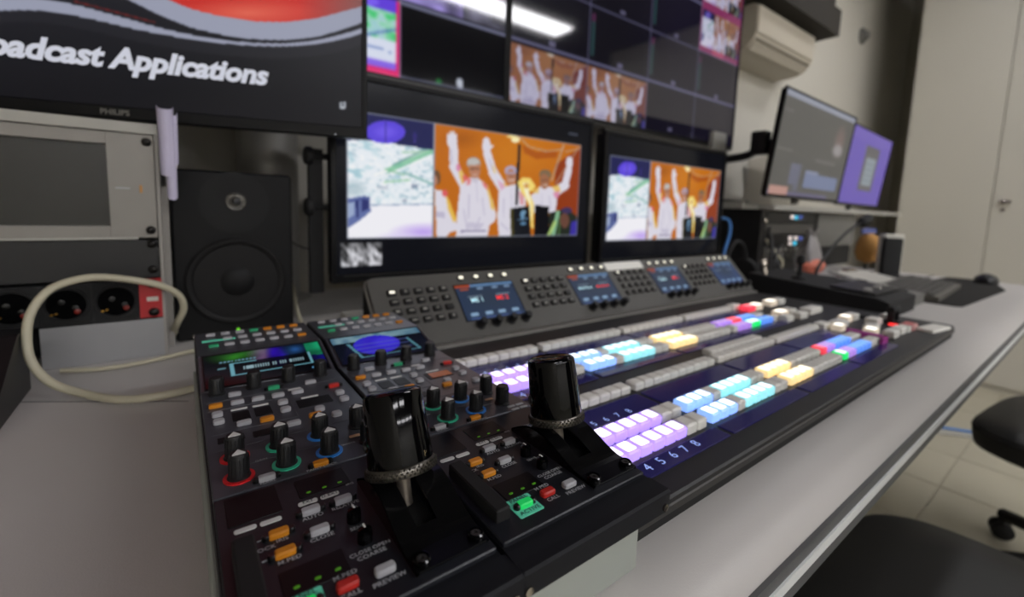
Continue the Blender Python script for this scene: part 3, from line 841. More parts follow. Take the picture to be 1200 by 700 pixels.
    cap = MB().lathe([(0.0165, hb+0.004), (0.0169, hb+0.006), (0.0164, hb+0.020), (0.0157, hb+0.039), (0.0153, hb+0.0405), (0.0143, hb+0.0412)], 48, T=Tl)
    lv = part('iris_lever', cap, M_gloss, t)
    kn = MB()
    n = 44
    prof2 = [(0.0150, hb-0.0005), (0.0174, hb), (0.0178, hb+0.0008), (0.0178, hb+0.0044), (0.0172, hb+0.0052), (0.0160, hb+0.0055)]
    kn.lathe(prof2, n, T=Tl)
    for k in range(n):                            # diamond knurls
        for r_ in range(3):
            a = 2*math.pi*(k+0.5*(r_ % 2))/n
            zc = hb+0.0012+r_*0.0014
            rr = 0.0178
            P0 = [(rr*math.cos(a-0.045), rr*math.sin(a-0.045), zc), (rr*math.cos(a), rr*math.sin(a), zc-0.0008), (rr*math.cos(a+0.045), rr*math.sin(a+0.045), zc), (rr*math.cos(a), rr*math.sin(a), zc+0.0008), ((rr+0.0011)*math.cos(a), (rr+0.0011)*math.sin(a), zc)]
            kn.add(P0, [(0, 1, 4), (1, 2, 4), (2, 3, 4), (3, 0, 4)], 0, Tl)
    part('knurled_collar', kn, M_knurl, lv)
    part('rod', MB().lathe([(0.0036, -0.002), (0.0036, 0.016), (0.0052, hb)], 20, T=Tl), mat('rod_steel', (160, 150, 138), 0.32, 0.8), lv)
    part('cap_rim', MB().lathe([(0.0141, hb+0.0411), (0.0133, hb+0.0416), (0.0126, hb+0.0412)], 40, T=Tl), M_gloss, lv)
    sb = MB().lathe([(0.0030, 0), (0.0030, 0.002), (0.002, 0.0028)], 14, T=Tl @ RZ(160) @ TR(0.0150, 0, hb+0.016) @ RY(90))
    part('side_button', sb, M_black, lv)
    cap_tx = MB().text('P', 0.004, Tl @ RZ(-62) @ TR(0.0168, 0, hb+0.0085) @ RZ(90) @ RX(87))
    part('cap_marking', cap_tx, mat('cap_mark_gold', (150, 130, 90), 0.5), lv, smooth=False)
    return t

make_rcp(0.0085, 'black camera control panel nearest the camera, tall glossy lever, colourful wide display', rcp_screen_1, 20, True)
make_rcp(0.1150, 'black camera control panel beside the vision mixer with lit green panel active button', rcp_screen_2, 12, False)

t = thing('panel_riser', 'pale grey painted box carrying the two camera control panels', 'riser box', (0, 0, 0))
part('box', MB().rbox(0.006, 0.2160, 0.152, 0.525, 0.0, RZ0-0.0002, 0.002, 0.001, 2), M_riser, t)
part('base_gasket', MB().box(0.007, 0.2150, 0.1535, 0.52, 0.0, 0.0012), M_blackmat, t, smooth=False)

# ==================================================================== vision mixer
t = thing('vision_mixer', 'wide black vision mixer control surface with rows of lit keys', 'vision mixer', (0, 0, 0))
MIX = t
X0, X1 = 0.2175, 1.17
part('base', MB().rbox(X0+0.002, X1-0.002, 0.165, 0.60, 0.0, 0.010, 0.012, 0.001, 4), M_blackmat, t)
part('edge_trim', MB().rbox(X0, X1, 0.162, 0.60, 0.0095, 0.0155, 0.014, 0.001, 4), M_slabedge, t)
part('top_plate', MB().rbox(X0, X1, 0.163, 0.60, 0.0155, 0.0205, 0.014, 0.0015, 4), M_slab, t)
ZT = 0.0205
def lit(name, side, top, es, et):
    return (mat('lit_'+name+'_side', side, 0.35, emit=side, estr=es), mat('lit_'+name+'_top', top, 0.35, emit=top, estr=et))
LIT = {
    'p': lit('purple', (176, 146, 244), (240, 232, 255), 0.95, 1.7),
    'b': lit('blue', (140, 180, 250), (232, 244, 255), 0.95, 1.7),
    'c': lit('cyan', (146, 220, 230), (226, 252, 255), 0.85, 1.6),
    'y': lit('yellow', (246, 214, 152), (255, 246, 220), 0.85, 1.6),
    'r': lit('red', (240, 60, 80), (255, 120, 130), 0.9, 1.2),
    'n': lit('green', (30, 220, 110), (225, 255, 240), 0.9, 1.7),
    'v': lit('violet', (170, 130, 220), (200, 170, 240), 0.7, 0.8),
    'u': lit('azure', (90, 140, 236), (130, 180, 250), 0.8, 0.9),
    'w': lit('white', (214, 200, 180), (255, 246, 230), 0.5, 1.8),
    '.': (M_key, M_key),
}
def mkey(ch, w, d, h):
    a, b_ = LIT[ch]
    def f():
        mb = MB().rbox(-w/2, w/2, -d/2, d/2, 0, h, 0.0022, 0.0014, 2, m=0)
        mb.rbox(-w/2+0.0022, w/2-0.0022, -d/2+0.0022, d/2-0.0022, h-0.0002, h+0.0003, 0.0016, 0.0002, 2, m=1)
        return mesh('key_button', mb, [a, b_ if ch != '.' else mat('mixer_key_cap', (242, 240, 232), 0.45)])
    return shared(('mk', ch, w, d, h), f)
PIT = 0.0161
BX = [0.2225, 0.3912, 0.5602, 0.7295]
rows_low = {'r1': ['pppppppp..', 'bbb.cccc..', 'yyyy......', 'rvvuuuu...'], 'r2': ['pppppppp..', 'bbb.cccc..', 'yyyy......', 'nvvuuuu...']}
rows_up = {'r1': ['pppppppp..', 'bbb.cccc..', 'yyyy......', 'vvvrruuu..'], 'r2': ['pppppppp..', 'bbb.cccc..', 'yyyy......', '.vvvnnuuu.']}
for dy, rows in ((0.0, rows_low), (0.155, rows_up)):
    for b_ in range(4):
        bx = BX[b_]
        for i in range(10):
            x = bx+PIT*(i+0.5)
            obj('key_button', mkey(rows['r2'][b_][i], 0.0156, 0.0168, 0.0085), MIX, (x, 0.2135+dy, ZT))
            obj('key_button', mkey(rows['r1'][b_][i], 0.0156, 0.0168, 0.0085), MIX, (x, 0.2395+dy, ZT))
            obj('key_button', mkey('.', 0.0156, 0.0155, 0.0075), MIX, (x, 0.3000+dy, ZT))
        part('display_strip', MB().rbox(bx-0.0005, bx+0.1615, 0.2565+dy, 0.2865+dy, ZT, ZT+0.0015, 0.001, 0.0004, 1), M_indigo, MIX)
        ns = part('number_strip', MB().rbox(bx-0.0005, bx+0.1615, 0.1835+dy, 0.2005+dy, ZT, ZT+0.0012, 0.001, 0.0004, 1), M_indigo, MIX)
        tx = MB()
        for i in range(8 if b_ == 0 else 10):
            tx.text(str(i+1 if b_ == 0 else b_*10+i+1) if b_ == 0 else '', 0.0125, TR(bx+PIT*(i+0.5), 0.1925+dy, ZT+0.0014)) if b_ == 0 else None
        if b_ == 0:
            part('strip_digits', tx, M_strtxt, ns, smooth=False)
            tx2 = MB()
            for i in range(8):
                tx2.text(str(i+1), 0.0105, TR(bx+PIT*(i+0.5), 0.263+dy, ZT+0.0017))
            part('strip_digits', tx2, M_strtxt, MIX, smooth=False)
for i in range(1, 10):
    obj('key_button', mkey('.', 0.0156, 0.0155, 0.0075), MIX, (BX[2]+PIT*(i+0.5), 0.3185, ZT))
# transition section
def bigkey(ch, x, y, w=0.034, d=0.020, h=0.0105):
    obj('key_button', mkey(ch, w, d, h), MIX, (x, y, ZT))
for ch, x, y, w, d in (('.', 0.905, 0.293, 0.03, 0.018), ('w', 0.915, 0.272, 0.022, 0.017), ('.', 0.952, 0.283, 0.04, 0.020), ('w', 1.010, 0.291, 0.026, 0.018), ('.', 1.045, 0.291, 0.03, 0.018), ('w', 0.938, 0.232, 0.026, 0.018), ('.', 0.970, 0.240, 0.03, 0.018), ('.', 1.040, 0.255, 0.034, 0.020), ('.', 0.953, 0.2085, 0.030, 0.017), ('.', 0.995, 0.2085, 0.030, 0.017), ('.', 1.105, 0.250, 0.034, 0.020), ('.', 1.018, 0.206, 0.014, 0.017)):
    bigkey(ch, x, y, w, d)
LIT['k'] = (mat('key_pink_side', (206, 150, 146), 0.4), mat('key_pink_top', (222, 120, 120), 0.4))
bigkey('k', 1.047, 0.206, 0.034, 0.019)
for ch, x, y, w, d in (('r', 0.926, 0.433, 0.030, 0.020), ('w', 0.958, 0.433, 0.030, 0.020), ('w', 1.030, 0.436, 0.032, 0.020), ('.', 1.068, 0.436, 0.030, 0.020), ('w', 0.937, 0.376, 0.032, 0.020), ('.', 0.975, 0.376, 0.030, 0.020), ('.', 0.960, 0.350, 0.034, 0.018), ('.', 1.035, 0.358, 0.060, 0.022), ('.', 0.905, 0.352, 0.030, 0.017), ('.', 0.910, 0.455, 0.030, 0.016)):
    bigkey(ch, x, y, w, d)
tb = MB().box(1.072, 1.090, 0.20, 0.30, ZT, ZT+0.004)
part('fader_slot', tb, M_blackmat, MIX, smooth=False)
tb = MB().box(1.062, 1.068, 0.232, 0.242, ZT, ZT+0.026).box(1.094, 1.100, 0.232, 0.242, ZT, ZT+0.026)
tb.lathe([(0.006, 0), (0.0068, 0.002), (0.0068, 0.040), (0.006, 0.042)], 16, T=TR(1.060, 0.237, ZT+0.026) @ RY(90))
part('fader_bar', tb, M_blackmat, MIX)
part('fader_led', MB().rbox(1.050, 1.060, 0.222, 0.236, ZT, ZT+0.003, 0.002, 0.001, 2), M_redled, MIX)
part('marking_tape', MB().box(0.884, 0.896, 0.200, 0.252, ZT, ZT+0.0112).box(0.872, 0.896, 0.199, 0.203, ZT, ZT+0.0112), M_magenta, MIX, smooth=False)

# ---- tilted console behind the keys
A46 = 46.0
CT = TR(0.228, 0.535, 0.025) @ RX(A46)
CL = MB()
c46, s46 = math.cos(R(A46)), math.sin(R(A46))
HT = 0.116
con = thing_parent = obj('console', None, MIX)
pl = MB().rbox(-0.023, 0.945, 0.0, HT, -0.006, 0.0, 0.012, 0.0012, 4, T=CT)
con_face = part('console_face', pl, M_console, MIX)
bpy.data.objects.remove(con)
bk = MB().prism_x([(0.532, 0.0205), (0.535+HT*c46-0.004, 0.025+HT*s46-0.008), (0.535+HT*c46+0.03, 0.025+HT*s46-0.012), (0.645, 0.0205)], 0.212, 1.166)
part('console_body', bk, M_blackmat, MIX, smooth=False)
tr = MB().rbox(-0.026, 0.948, -0.003, HT+0.002, -0.0085, -0.0055, 0.014, 0.001, 4, T=CT)
part('console_trim', tr, M_conedge, MIX)
part('console_ledge', MB().box(0.212, 1.166, 0.5245, 0.534, 0.0205, 0.0245), M_conedge, MIX, smooth=False)
F = con_face
def cobj(name, data, s_, t_, n_=0.0):
    o = obj(name, data, F); o.matrix_local = CT @ TR(s_, t_, n_); return o
ck = shared('ck', lambda: mesh('key_button', MB().rbox(-0.0064, 0.0064, -0.0046, 0.0046, 0, 0.0042, 0.0012, 0.0008, 2), M_keydark))
cl = {}
for nm, c_, e in (('grey', (150, 148, 140), 0.0), ('lit', (240, 236, 220), 1.0)):
    cl[nm] = mat('console_legend_'+nm, c_, 0.5, emit=c_ if e else None, estr=e)
def legend(w, h, m):
    return shared(('lg', w, h, m.name), lambda: mesh('key_legend', MB().box(-w/2, w/2, -h/2, h/2, 0.0040, 0.0044), m, False))
random.seed(3)
for g in range(4):
    s0 = 0.0072+0.2366*g
    for r_ in range(4):
        for c_ in range(5):
            k = cobj('key_button', ck, s0+0.0201*c_, 0.0868-0.0158*r_)
            if r_ == 0 and c_ == 0: obj('key_legend', legend(0.0074, 0.004, cl['lit']), k)
            elif (r_, c_) != (2, 4): obj('key_legend', legend(random.choice((0.003, 0.0056, 0.007)), random.choice((0.0018, 0.0022, 0.0035)), cl['grey']), k)
rb = shared('rb', lambda: mesh('soft_button', MB().rbox(-0.0052, 0.0052, -0.0038, 0.0038, 0, 0.003, 0.003, 0.0008, 3, m=1).rbox(-0.0038, 0.0038, -0.0026, 0.0026, 0.0028, 0.0036, 0.002, 0.0003, 3, m=0), [mat('soft_button_lit', (240, 236, 214), 0.4, emit=(250, 246, 226), estr=1.0), M_blackmat]))
ckn = shared('ckn', lambda: mesh('knob', MB().lathe([(0.0075, 0), (0.0075, 0.002), (0.0062, 0.003), (0.0058, 0.014), (0.0050, 0.0155)], 20), M_lcdknob))
LW, LH = 0.109, 0.0625
def lcd_painter(kind):
    def f(U, V):
        p = Pic(U, V, (44, 62, 92) if kind < 3 else (58, 82, 130))
        p.ell(0.5, 0.6, 0.5, 0.5, (50, 64, 84), 0.8, 0.8)
        p.rect(0.0, 0.25, 0.94, 1.0, (190, 80, 40)); p.rect(0.26, 1.0, 0.94, 1.0, (110, 150, 196))
        p.rect(0.08, 0.20, 0.85, 0.90, (170, 84, 56))
        for x in (0.40, 0.66, 0.88): p.rect(x-0.05, x+0.05, 0.85, 0.905, (140, 170, 205))
        for i in range(4):
            x = 0.15+i*0.235
            p.rect(x-0.06, x+0.06, 0.10, 0.20, (160, 196, 232)); p.rect(x-0.075, x+0.075, 0.02, 0.05, (90, 116, 180))
        p.rect(0.16, 0.38, 0.63, 0.66, (140, 160, 180)); p.rect(0.64, 0.86, 0.63, 0.66, (140, 160, 180))
        return p.c
    return f
for g in range(4):
    s0 = 0.1075+0.2366*g
    cobj('lcd_screen', screen_mesh('lcd_screen', LW, LH, 50, 34, lcd_painter(g), screen_mat('lcd_display', 0.62, 0.45, (20, 22, 26), 0.2)), s0, 0.0278, 0.0006)
    fr = MB()
    for a in ((-0.0015, LW+0.0015, -0.0015, 0.0), (-0.0015, LW+0.0015, LH, LH+0.0015), (-0.0015, 0, 0, LH), (LW, LW+0.0015, 0, LH)):
        fr.box(a[0], a[1], a[2], a[3], 0, 0.001)
    cobj('lcd_frame', mesh('lcd_frame', fr, M_win, False), s0, 0.0278)
    tx = MB()
    w1, w2 = (('ME 1', 'ME 2'), ('MediaPlayer1', 'MediaPlayer1'), ('Color', 'ME 1'), ('', ''))[g]
    sz = 0.0115 if len(w1) < 6 else 0.0068
    if w1: tx.text(w1, sz, TR(0.031, 0.0335, 0.0008), 0, bold=0.01); tx.text(w2, sz, TR(0.078, 0.0335, 0.0008), 1, bold=0.01)
    if w1: cobj('lcd_lettering', mesh('lcd_lettering', tx, [mat('lcd_text_white', (170, 210, 220), 0.5, emit=(180, 220, 230), estr=0.8), mat('lcd_text_red', (220, 50, 50), 0.5, emit=(235, 50, 50), estr=0.8)], False), s0, 0.0278)['kind'] = 'stuff'
    for i in range(4):
        cobj('soft_button', rb, s0+0.0165+0.0278*i, 0.1035)
        cobj('knob', ckn, s0+0.0195+0.0278*i, 0.0185)
cobj('blank_label', mesh('blank_label', MB().rbox(0.458, 0.574, 0.0945, 0.1135, 0, 0.0012, 0.002, 0.0005, 2), M_key), 0, 0)

# white blank tile resting on the far corner of the mixer
tag(part('key_cap_tile', MB().rbox(-0.038, 0.038, -0.013, 0.013, 0, 0.005, 0.002, 0.0015, 2), M_key, None, (1.085, 0.180, ZT), (0, 0, R(-8))), 'pale flat key cap lying on the far front corner of the mixer', 'key cap')

# ==================================================================== preview monitors
UPR = Matrix(((1, 0, 0, 0), (0, 0, 1, 0), (0, 1, 0, 0), (0, 0, 0, 1)))     # (x, y, z) -> (x, z, y): picture plane upright
def upright(x, y, z, yaw=0.0, tilt=0.0):
    """frame whose local x runs along the screen, local y up, local z towards the viewer"""
    return TR(x, y, z) @ RZ(yaw) @ RX(90+tilt)
def monitor(name, label, frame, w, h, painter, nx, ny, smat, bez=0.010, bot=0.014, depth=0.035, cat='monitor', group=None, bezmat=None):
    loc = frame.to_translation()
    t = thing(name, label, cat, loc, group=group)
    T = TR(*[-v for v in loc]) @ frame
    fr = MB()
    fr.rbox(0, w, 0, bot, -depth*0.4, 0.0, 0.003, 0.0015, 2, T=T)
    fr.rbox(0, w, h-bez, h, -depth*0.4, 0.0, 0.003, 0.0015, 2, T=T)
    fr.rbox(0, bez, bot*0.5, h-bez*0.5, -depth*0.4, -0.0002, 0.002, 0.0012, 2, T=T)
    fr.rbox(w-bez, w, bot*0.5, h-bez*0.5, -depth*0.4, -0.0002, 0.002, 0.0012, 2, T=T)
    part('bezel', fr, bezmat or M_bezel, t)
    part('back_cover', MB().rbox(0.004, w-0.004, 0.004, h-0.004, -depth, -0.002-0.004, 0.01, 0.0, 3, T=T), M_blackmat, t)
    if painter:
        d = obj('screen', screen_mesh('screen', w-2*bez, h-bez-bot, nx, ny, painter, smat), t)
        d.matrix_local = T @ TR(bez, bot, -0.0035)
    return t, T
SM = screen_mat('monitor_display', 0.88, 0.16, (6, 6, 8), 0.12)

def preview_painter(L):
    """L: screen rect in metres (x0, x1, z0, z1) and picture rects"""
    x0, x1, z0, z1 = L['screen']
    def f(U, V):
        X = x0+U*(x1-x0); Z = z0+V*(z1-z0)
        c = np.zeros(U.shape+(3,)); c[:] = (16, 17, 22)
        ca, cb, za, zb = L['city']; ta, tb = L['torch']
        b_ = 0.0018
        m = (X > ca-b_) & (X < tb+b_) & (Z > za-b_) & (Z < zb+b_)
        c[m] = (150, 156, 172)
        n = lambda v, a, b2, o0, o1: (v-o0)/(o1-o0)
        ux = lambda v: (v-x0)/(x1-x0)
        uz = lambda v: (v-z0)/(z1-z0)
        place_pic(c, U, V, ux(ca), ux(cb-b_), uz(za), uz(zb), pic_city)
        place_pic(c, U, V, ux(ta+b_), ux(tb), uz(za), uz(zb), pic_torch)
        if 'mono' in L:
            a = L['mono']
            place_pic(c, U, V, ux(a[0]), ux(a[1]), uz(a[2]), uz(a[3]), pic_mono)
        e = L.get('tag')
        if e:
            m = (X > e[0]) & (X < e[1]) & (Z > e[2]) & (Z < e[3]); c[m] = (70, 74, 86)
        return blur(c, 1)
    return f

MW, MH = 0.612, 0.352
t, T = monitor('preview_monitor', 'left preview monitor showing waving torchbearers and a city view', upright(0.2035, 0.78, 0.0745), MW, MH,
    preview_painter({'screen': (0.2135, 0.8055, 0.0885, 0.4165), 'city': (0.2325, 0.3925, 0.151, 0.3645), 'torch': (0.3925, 0.7755), 'mono': (0.219, 0.292, 0.101, 0.1425), 'tag': (0.735, 0.765, 0.386, 0.391)}), 330, 184, SM, group='preview monitors behind the mixer')
def stand(t, T, w, drop, depth=0.035):
    part('stand_neck', MB().box(w/2-0.04, w/2+0.04, -drop+0.006, 0.12, -depth-0.03, -depth-0.002, T=T), M_blackmat, t, smooth=False)
    part('stand_foot', MB().rbox(w/2-0.12, w/2+0.12, 0, 0.14, 0, 0.006, 0.02, 0.001, 4, T=T @ TR(0, -drop, 0) @ RX(-90) @ TR(0, -0.03, 0)), M_blackmat, t)
stand(t, T, MW, 0.0745)
part('top_lip', MB().box(0.0, MW, MH, MH+0.004, -0.03, -0.004, T=T), M_bezel2, t, smooth=False)
part('side_bracket', MB().box(-0.026, -0.004, -0.02, 0.225, -0.045, -0.032, T=T), M_blackmat, t, smooth=False)
for y in (0.213, 0.128):
    kb = MB().lathe([(0.013, 0), (0.015, 0.002), (0.015, 0.010), (0.012, 0.013)], 20, T=T @ TR(-0.020, y, -0.034) @ RY(-90))
    kb.lathe([(0.005, -0.03), (0.005, 0.0)], 12, T=T @ TR(-0.020, y, -0.034) @ RY(-90))
    part('clamp_knob', kb, M_blackmat, t)
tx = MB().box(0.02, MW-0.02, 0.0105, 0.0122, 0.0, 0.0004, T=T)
part('bezel_grey_strip', tx, M_bezel2, t, smooth=False)  # thin strip along the lower bezel, lighter than the bezel

MW2, MH2 = 0.578, 0.338
t, T = monitor('preview_monitor', 'right preview monitor showing the same waving torchbearers, beside blue cable', upright(0.8585, 0.78, 0.0735), MW2, MH2,
    preview_painter({'screen': (0.8685, 1.4265, 0.0875, 0.4015), 'city': (0.884, 1.047, 0.1365, 0.3505), 'torch': (1.047, 1.409)}), 260, 150, SM, group='preview monitors behind the mixer')
stand(t, T, MW2, 0.0735)
part('top_lip', MB().box(0.0, MW2, MH2, MH2+0.004, -0.03, -0.004, T=T), M_bezel2, t, smooth=False)

# ==================================================================== multiviewer displays
K = 0.92/0.82
def mv_common(c, U, V):
    for k in range(1, 4):
        m = np.abs(U-k/4) < 0.0022; c[m] = (120, 122, 150)
        m = np.abs(V-k/4) < 0.0045; c[m] = (120, 122, 150)
def audio_bar(c, U, V, x, y0, y1):
    m = (np.abs(U-x) < 0.006) & (V > y0) & (V < y1); c[m] = (30, 84, 66)
    m = (np.abs(U-x) < 0.006) & (V > y1) & (V < y1+0.035); c[m] = (112, 30, 66)
def mv_right(U, V):
    c = np.zeros(U.shape+(3,)); c[:] = (19, 17, 25)
    n = noise2(U, V, 3, 3, 51)[..., None]
    c += n*np.array((8, 4, 16))
    mv_common(c, U, V)
    place_pic(c, U, V, 0.0, 0.248, 0.0, 0.235, pic_torch)
    place_pic(c, U, V, 0.252, 0.498, 0.0, 0.235, pic_torch)
    for r_ in (1, 2):
        for k in (1, 2, 3):
            if (r_, k) == (2, 3): continue
            audio_bar(c, U, V, k/4+0.014, r_/4+0.03, r_/4+0.18)
    for r_ in range(4):
        for k in range(4):
            m = (np.abs(U-(k+0.5)/4) < 0.012) & (V > r_/4+0.012) & (V < r_/4+0.034)
            if not (r_ == 0 and k < 2): c[m] = (112, 110, 128)
    # red framed programme cells at the right
    for y0 in (0.5, 0.75):
        m = (U > 0.75) & (U < 0.998) & (V > y0) & (V < y0+0.25); c[m] = (190, 34, 84)
        place_pic(c, U, V, 0.757, 0.83, y0+0.03, y0+0.235, pic_city)
        place_pic(c, U, V, 0.83, 0.992, y0+0.03, y0+0.235, pic_torch)
    m = (U > 0.83) & (U < 0.9) & (V > 0.505) & (V < 0.53); c[m] = (250, 60, 90)
    g_ = c.mean(-1, keepdims=True)
    c = c*0.50+g_*0.26+np.array((10, 8, 26.0))*np.clip(g_/90, 0, 1)
    return blur(np.clip(c, 0, 255), 1)
def mv_left(U, V):
    c = np.zeros(U.shape+(3,)); c[:] = (9, 9, 13)
    mv_common(c, U, V)
    m = (U > 0.5) & (U < 0.75) & (V < 0.25); c[m] = (230, 30, 110)
    place_pic(c, U, V, 0.508, 0.742, 0.018, 0.25, pic_yard)
    m = (U > 0.5) & (U < 0.742) & (V > 0.25) & (V < 0.5); c[m] = (60, 40, 140)
    place_pic(c, U, V, 0.752, 1.0, 0.262, 0.49, lambda u, v: np.where((u < 0.55)[..., None], np.array((176, 160, 240.0)), np.array((110, 108, 130.0)))*(0.4+0.8*noise2(u, v, 9, 7, 61))[..., None])
    m = ((U-0.885)**2*6+(V-0.025)**2 < 0.0004); c[m] = (190, 196, 210)
    m = ((U-0.835)**2*6+(V-0.012)**2 < 0.0003); c[m] = (30, 110, 50)
    m = (V < 0.0075) & (U > 0.75); c[m] = (74, 76, 96)
    return blur(np.clip(c, 0, 255), 1)
SMV = screen_mat('multiviewer_display', 0.85, 0.055, (8, 8, 10), 0.6)
DW, DH = 0.955*K, 0.545*K
ZB = 0.215+(0.436-0.215)*K
for nm_x, fn, lab in ((0.584*K, mv_right, 'right multiviewer display with rows of dark and torchbearer tiles'), (0.584*K-DW-0.003, mv_left, 'left multiviewer display mostly hidden behind the large monitor')):
    t, T = monitor('multiviewer_display', lab, upright(nm_x, 0.92, ZB), DW, DH, fn, 320, 170, SMV, bez=0.006*K, bot=0.009*K, depth=0.05, cat='display', group='multiviewer displays above the preview monitors')
    part('bottom_lip', MB().box(0, DW, -0.006, 0.002, -0.04, -0.002, T=T), M_bezel2, t, smooth=False)
    part('wall_mount', MB().box(0.06, 0.26, 0.12, 0.42, -0.238, -0.05, T=T), M_blackmat, t, smooth=False)

# ==================================================================== large monitor at the upper left
H_PH = (-1002.04396, -67.80445, 430.46941, -145.53934, -791.12988, 162.9738, -0.50115, -0.15592)
PW, PHH = 0.612, 0.362
YAW = math.degrees(math.atan2(-0.118, 0.413))
fr_ = upright(0.242-PW*math.cos(R(-YAW)), 0.714+PW*math.sin(R(-YAW)), 0.312, YAW)
PB, PBOT = 0.008, 0.0165
def big_painter(U, V):
    S = (1-U)*(PW-2*PB)+PB; Tt = V*(PHH-PB-PBOT)+PBOT
    X, Y = homog(H_PH, S, Tt)
    p = Pic(X, Y, (24, 24, 29))
    p.c[:] = np.array((20, 20, 25))+np.clip((110-Y)/110, 0, 1)[..., None]*np.array((14, 14, 15))
    SG = (160, 164, 184)
    k = 2.693
    def curve(pts):
        xs = np.array([q[0] for q in pts])/k; ys = np.array([q[1] for q in pts])/k
        xd = np.linspace(xs[0], xs[-1], 400)
        yd = np.interp(xd, xs, ys)
        for _ in range(60): yd[1:-1] = (yd[:-2]+2*yd[1:-1]+yd[2:])/4
        return np.interp(X, xd, yd)
    red_e = curve([(380, -90), (460, -40), (540, 0), (600, 25), (700, 50), (800, 65), (900, 67), (1000, 55), (1150, 15), (1250, -20)])
    thick_e = curve([(300, -60), (410, 0), (500, 45), (600, 85), (700, 108), (800, 122), (900, 125), (1000, 115), (1100, 85), (1250, 30)])
    thin_a = curve([(-600, -150), (0, -25), (130, -8), (230, 10), (400, 56), (500, 85), (600, 107), (700, 123), (800, 133), (900, 135), (1000, 125), (1100, 100), (1250, 50)])
    thin_b = curve([(-600, 60), (0, 30), (100, 28), (200, 40), (300, 60), (400, 85), (500, 105), (600, 122), (700, 135), (800, 143), (900, 145), (1000, 138), (1100, 118), (1250, 62)])
    p.put((Y > thin_b) & (Y < thin_b+14), (44, 44, 50), 0.5)
    p.put((Y > thin_a) & (Y < thin_b), SG)
    p.put(Y < thick_e, SG)
    p.put((Y < thick_e) & (X < 112), (26, 24, 28))
    p.put(Y < red_e, (206, 52, 46))
    m_ = Y < red_e
    p.put(m_*np.clip(1-np.hypot((X-290)/90, (Y-14)/18), 0, 1), (240, 120, 96), 0.8)
    p.put(m_*np.clip((X-350)/70, 0, 1), (120, 100, 98), 0.75)
    p.line((85, 0), (180, 25), 1.8, (130, 40, 40), 0.8)
    p.rect(398, 405, 119, 127, (190, 196, 205))
    p.rect(400, 403, 121, 124, (40, 42, 50))
    return blur(np.clip(p.c, 0, 255), 1)
t, T = monitor('large_monitor', 'large black monitor with white Broadcast Applications slide at upper left', fr_, PW, PHH, big_painter, 420, 240, screen_mat('big_display', 0.85, 0.3, (8, 8, 10), 0.15), bez=PB, bot=PBOT, depth=0.04)
tx = MB()
Tt = T @ TR(PW-0.1390, 0.0770, -0.0030) @ RZ(0)
tx.text('Broadcast Applications', 0.0372, Tt, 0, shear=0.26, bold=0.04, align='RIGHT', space=0.98)
part('slide_lettering', tx, mat('slide_text', (150, 152, 160), 0.5, emit=(196, 199, 212), estr=0.75), t, smooth=False)
tx = MB().text('PHILIPS', 0.0098, T @ TR(PW-0.3160, 0.0078, 0.0004), 0, bold=0.02)
part('brand_lettering', tx, mat('brand_print', (120, 118, 112), 0.5), t, smooth=False)
part('power_led', MB().rbox(PW-0.0475, PW-0.0455, 0.0025, 0.0040, 0, 0.0006, 0.0005, 0.0002, 1, T=T), mat('led_white', (200, 205, 210), 0.4, emit=(200, 205, 215), estr=0.6), t)
am = MB().box(PW*0.55, PW*0.55+0.09, 0.14, 0.23, -0.05, -0.04, T=T)
part('mount_plate', am, M_blackmat, t, smooth=False)

# steel pole between desk and beam
t = thing('steel_pole', 'thick brushed steel pole rising behind the studio speaker', 'pole', (0.153, 1.06, 0.0))
part('tube', MB().lathe([(0.056, 0.004), (0.056, 1.098)], 40), M_pole, t)
part('base_flange', MB().lathe([(0.08, 0.0), (0.08, 0.004), (0.055, 0.006)], 40), M_pole, t)

# ==================================================================== studio speaker
t = thing('studio_speaker', 'black two-way studio speaker standing behind the control panels', 'speaker', (0.0695, 0.80, 0.0))
SW, SH, SD = 0.157, 0.252, 0.18
part('cabinet', MB().rbox(-SW/2, SW/2, 0.0, SH, 0, SD, 0.006, 0.003, 3, T=Matrix(((1, 0, 0, 0), (0, 0, -1, SD), (0, 1, 0, 0), (0, 0, 0, 1)))), M_speaker, t)
FW = lambda x, z, y=0.0: TR(x, y, z) @ RX(90)            # lathe axis towards the viewer (-y)
part('waveguide', MB().lathe([(0.046, 0.0002), (0.040, 0.0003), (0.030, -0.0002), (0.0135, -0.0006)], 48, T=FW(0, 0.206, -0.001), cap0=False, cap1=False), M_surround, t)
part('tweeter', MB().lathe([(0.0135, 0.0008), (0.0120, 0.0022), (0.0098, 0.001), (0.0075, 0.0035), (0.0045, 0.0062), (0.0012, 0.007)], 32, T=FW(0.001, 0.208, -0.001), cap0=False), M_tweet, t)
w = part('woofer_rim', MB().lathe([(0.0680, 0.0), (0.0675, 0.0008), (0.0650, 0.0012), (0.0640, 0.0008)], 56, T=FW(0, 0.086), cap0=False, cap1=False), M_surround, t)
part('woofer_surround', MB().lathe([(0.0672, 0.0006), (0.0640, 0.0034), (0.0600, 0.0036), (0.0560, 0.0008)], 56, T=FW(0, 0.086), cap0=False, cap1=False), M_cone, t)
part('tweeter_dome', MB().lathe([(0.0058, 0.0055), (0.0045, 0.0075), (0.0015, 0.0085)], 24, T=FW(0.001, 0.208, -0.001)), M_black, t)
part('woofer_cone', MB().lathe([(0.0560, 0.0010), (0.0400, 0.0012), (0.0225, 0.0010)], 56, T=FW(0, 0.086, -0.0015), cap0=False, cap1=True), M_cone, t)
part('dust_cap', MB().lathe([(0.0225, 0.0012), (0.0185, 0.0038), (0.0110, 0.0062), (0.0030, 0.007)], 40, T=FW(0, 0.086, -0.0015), cap0=False), M_surround, t)
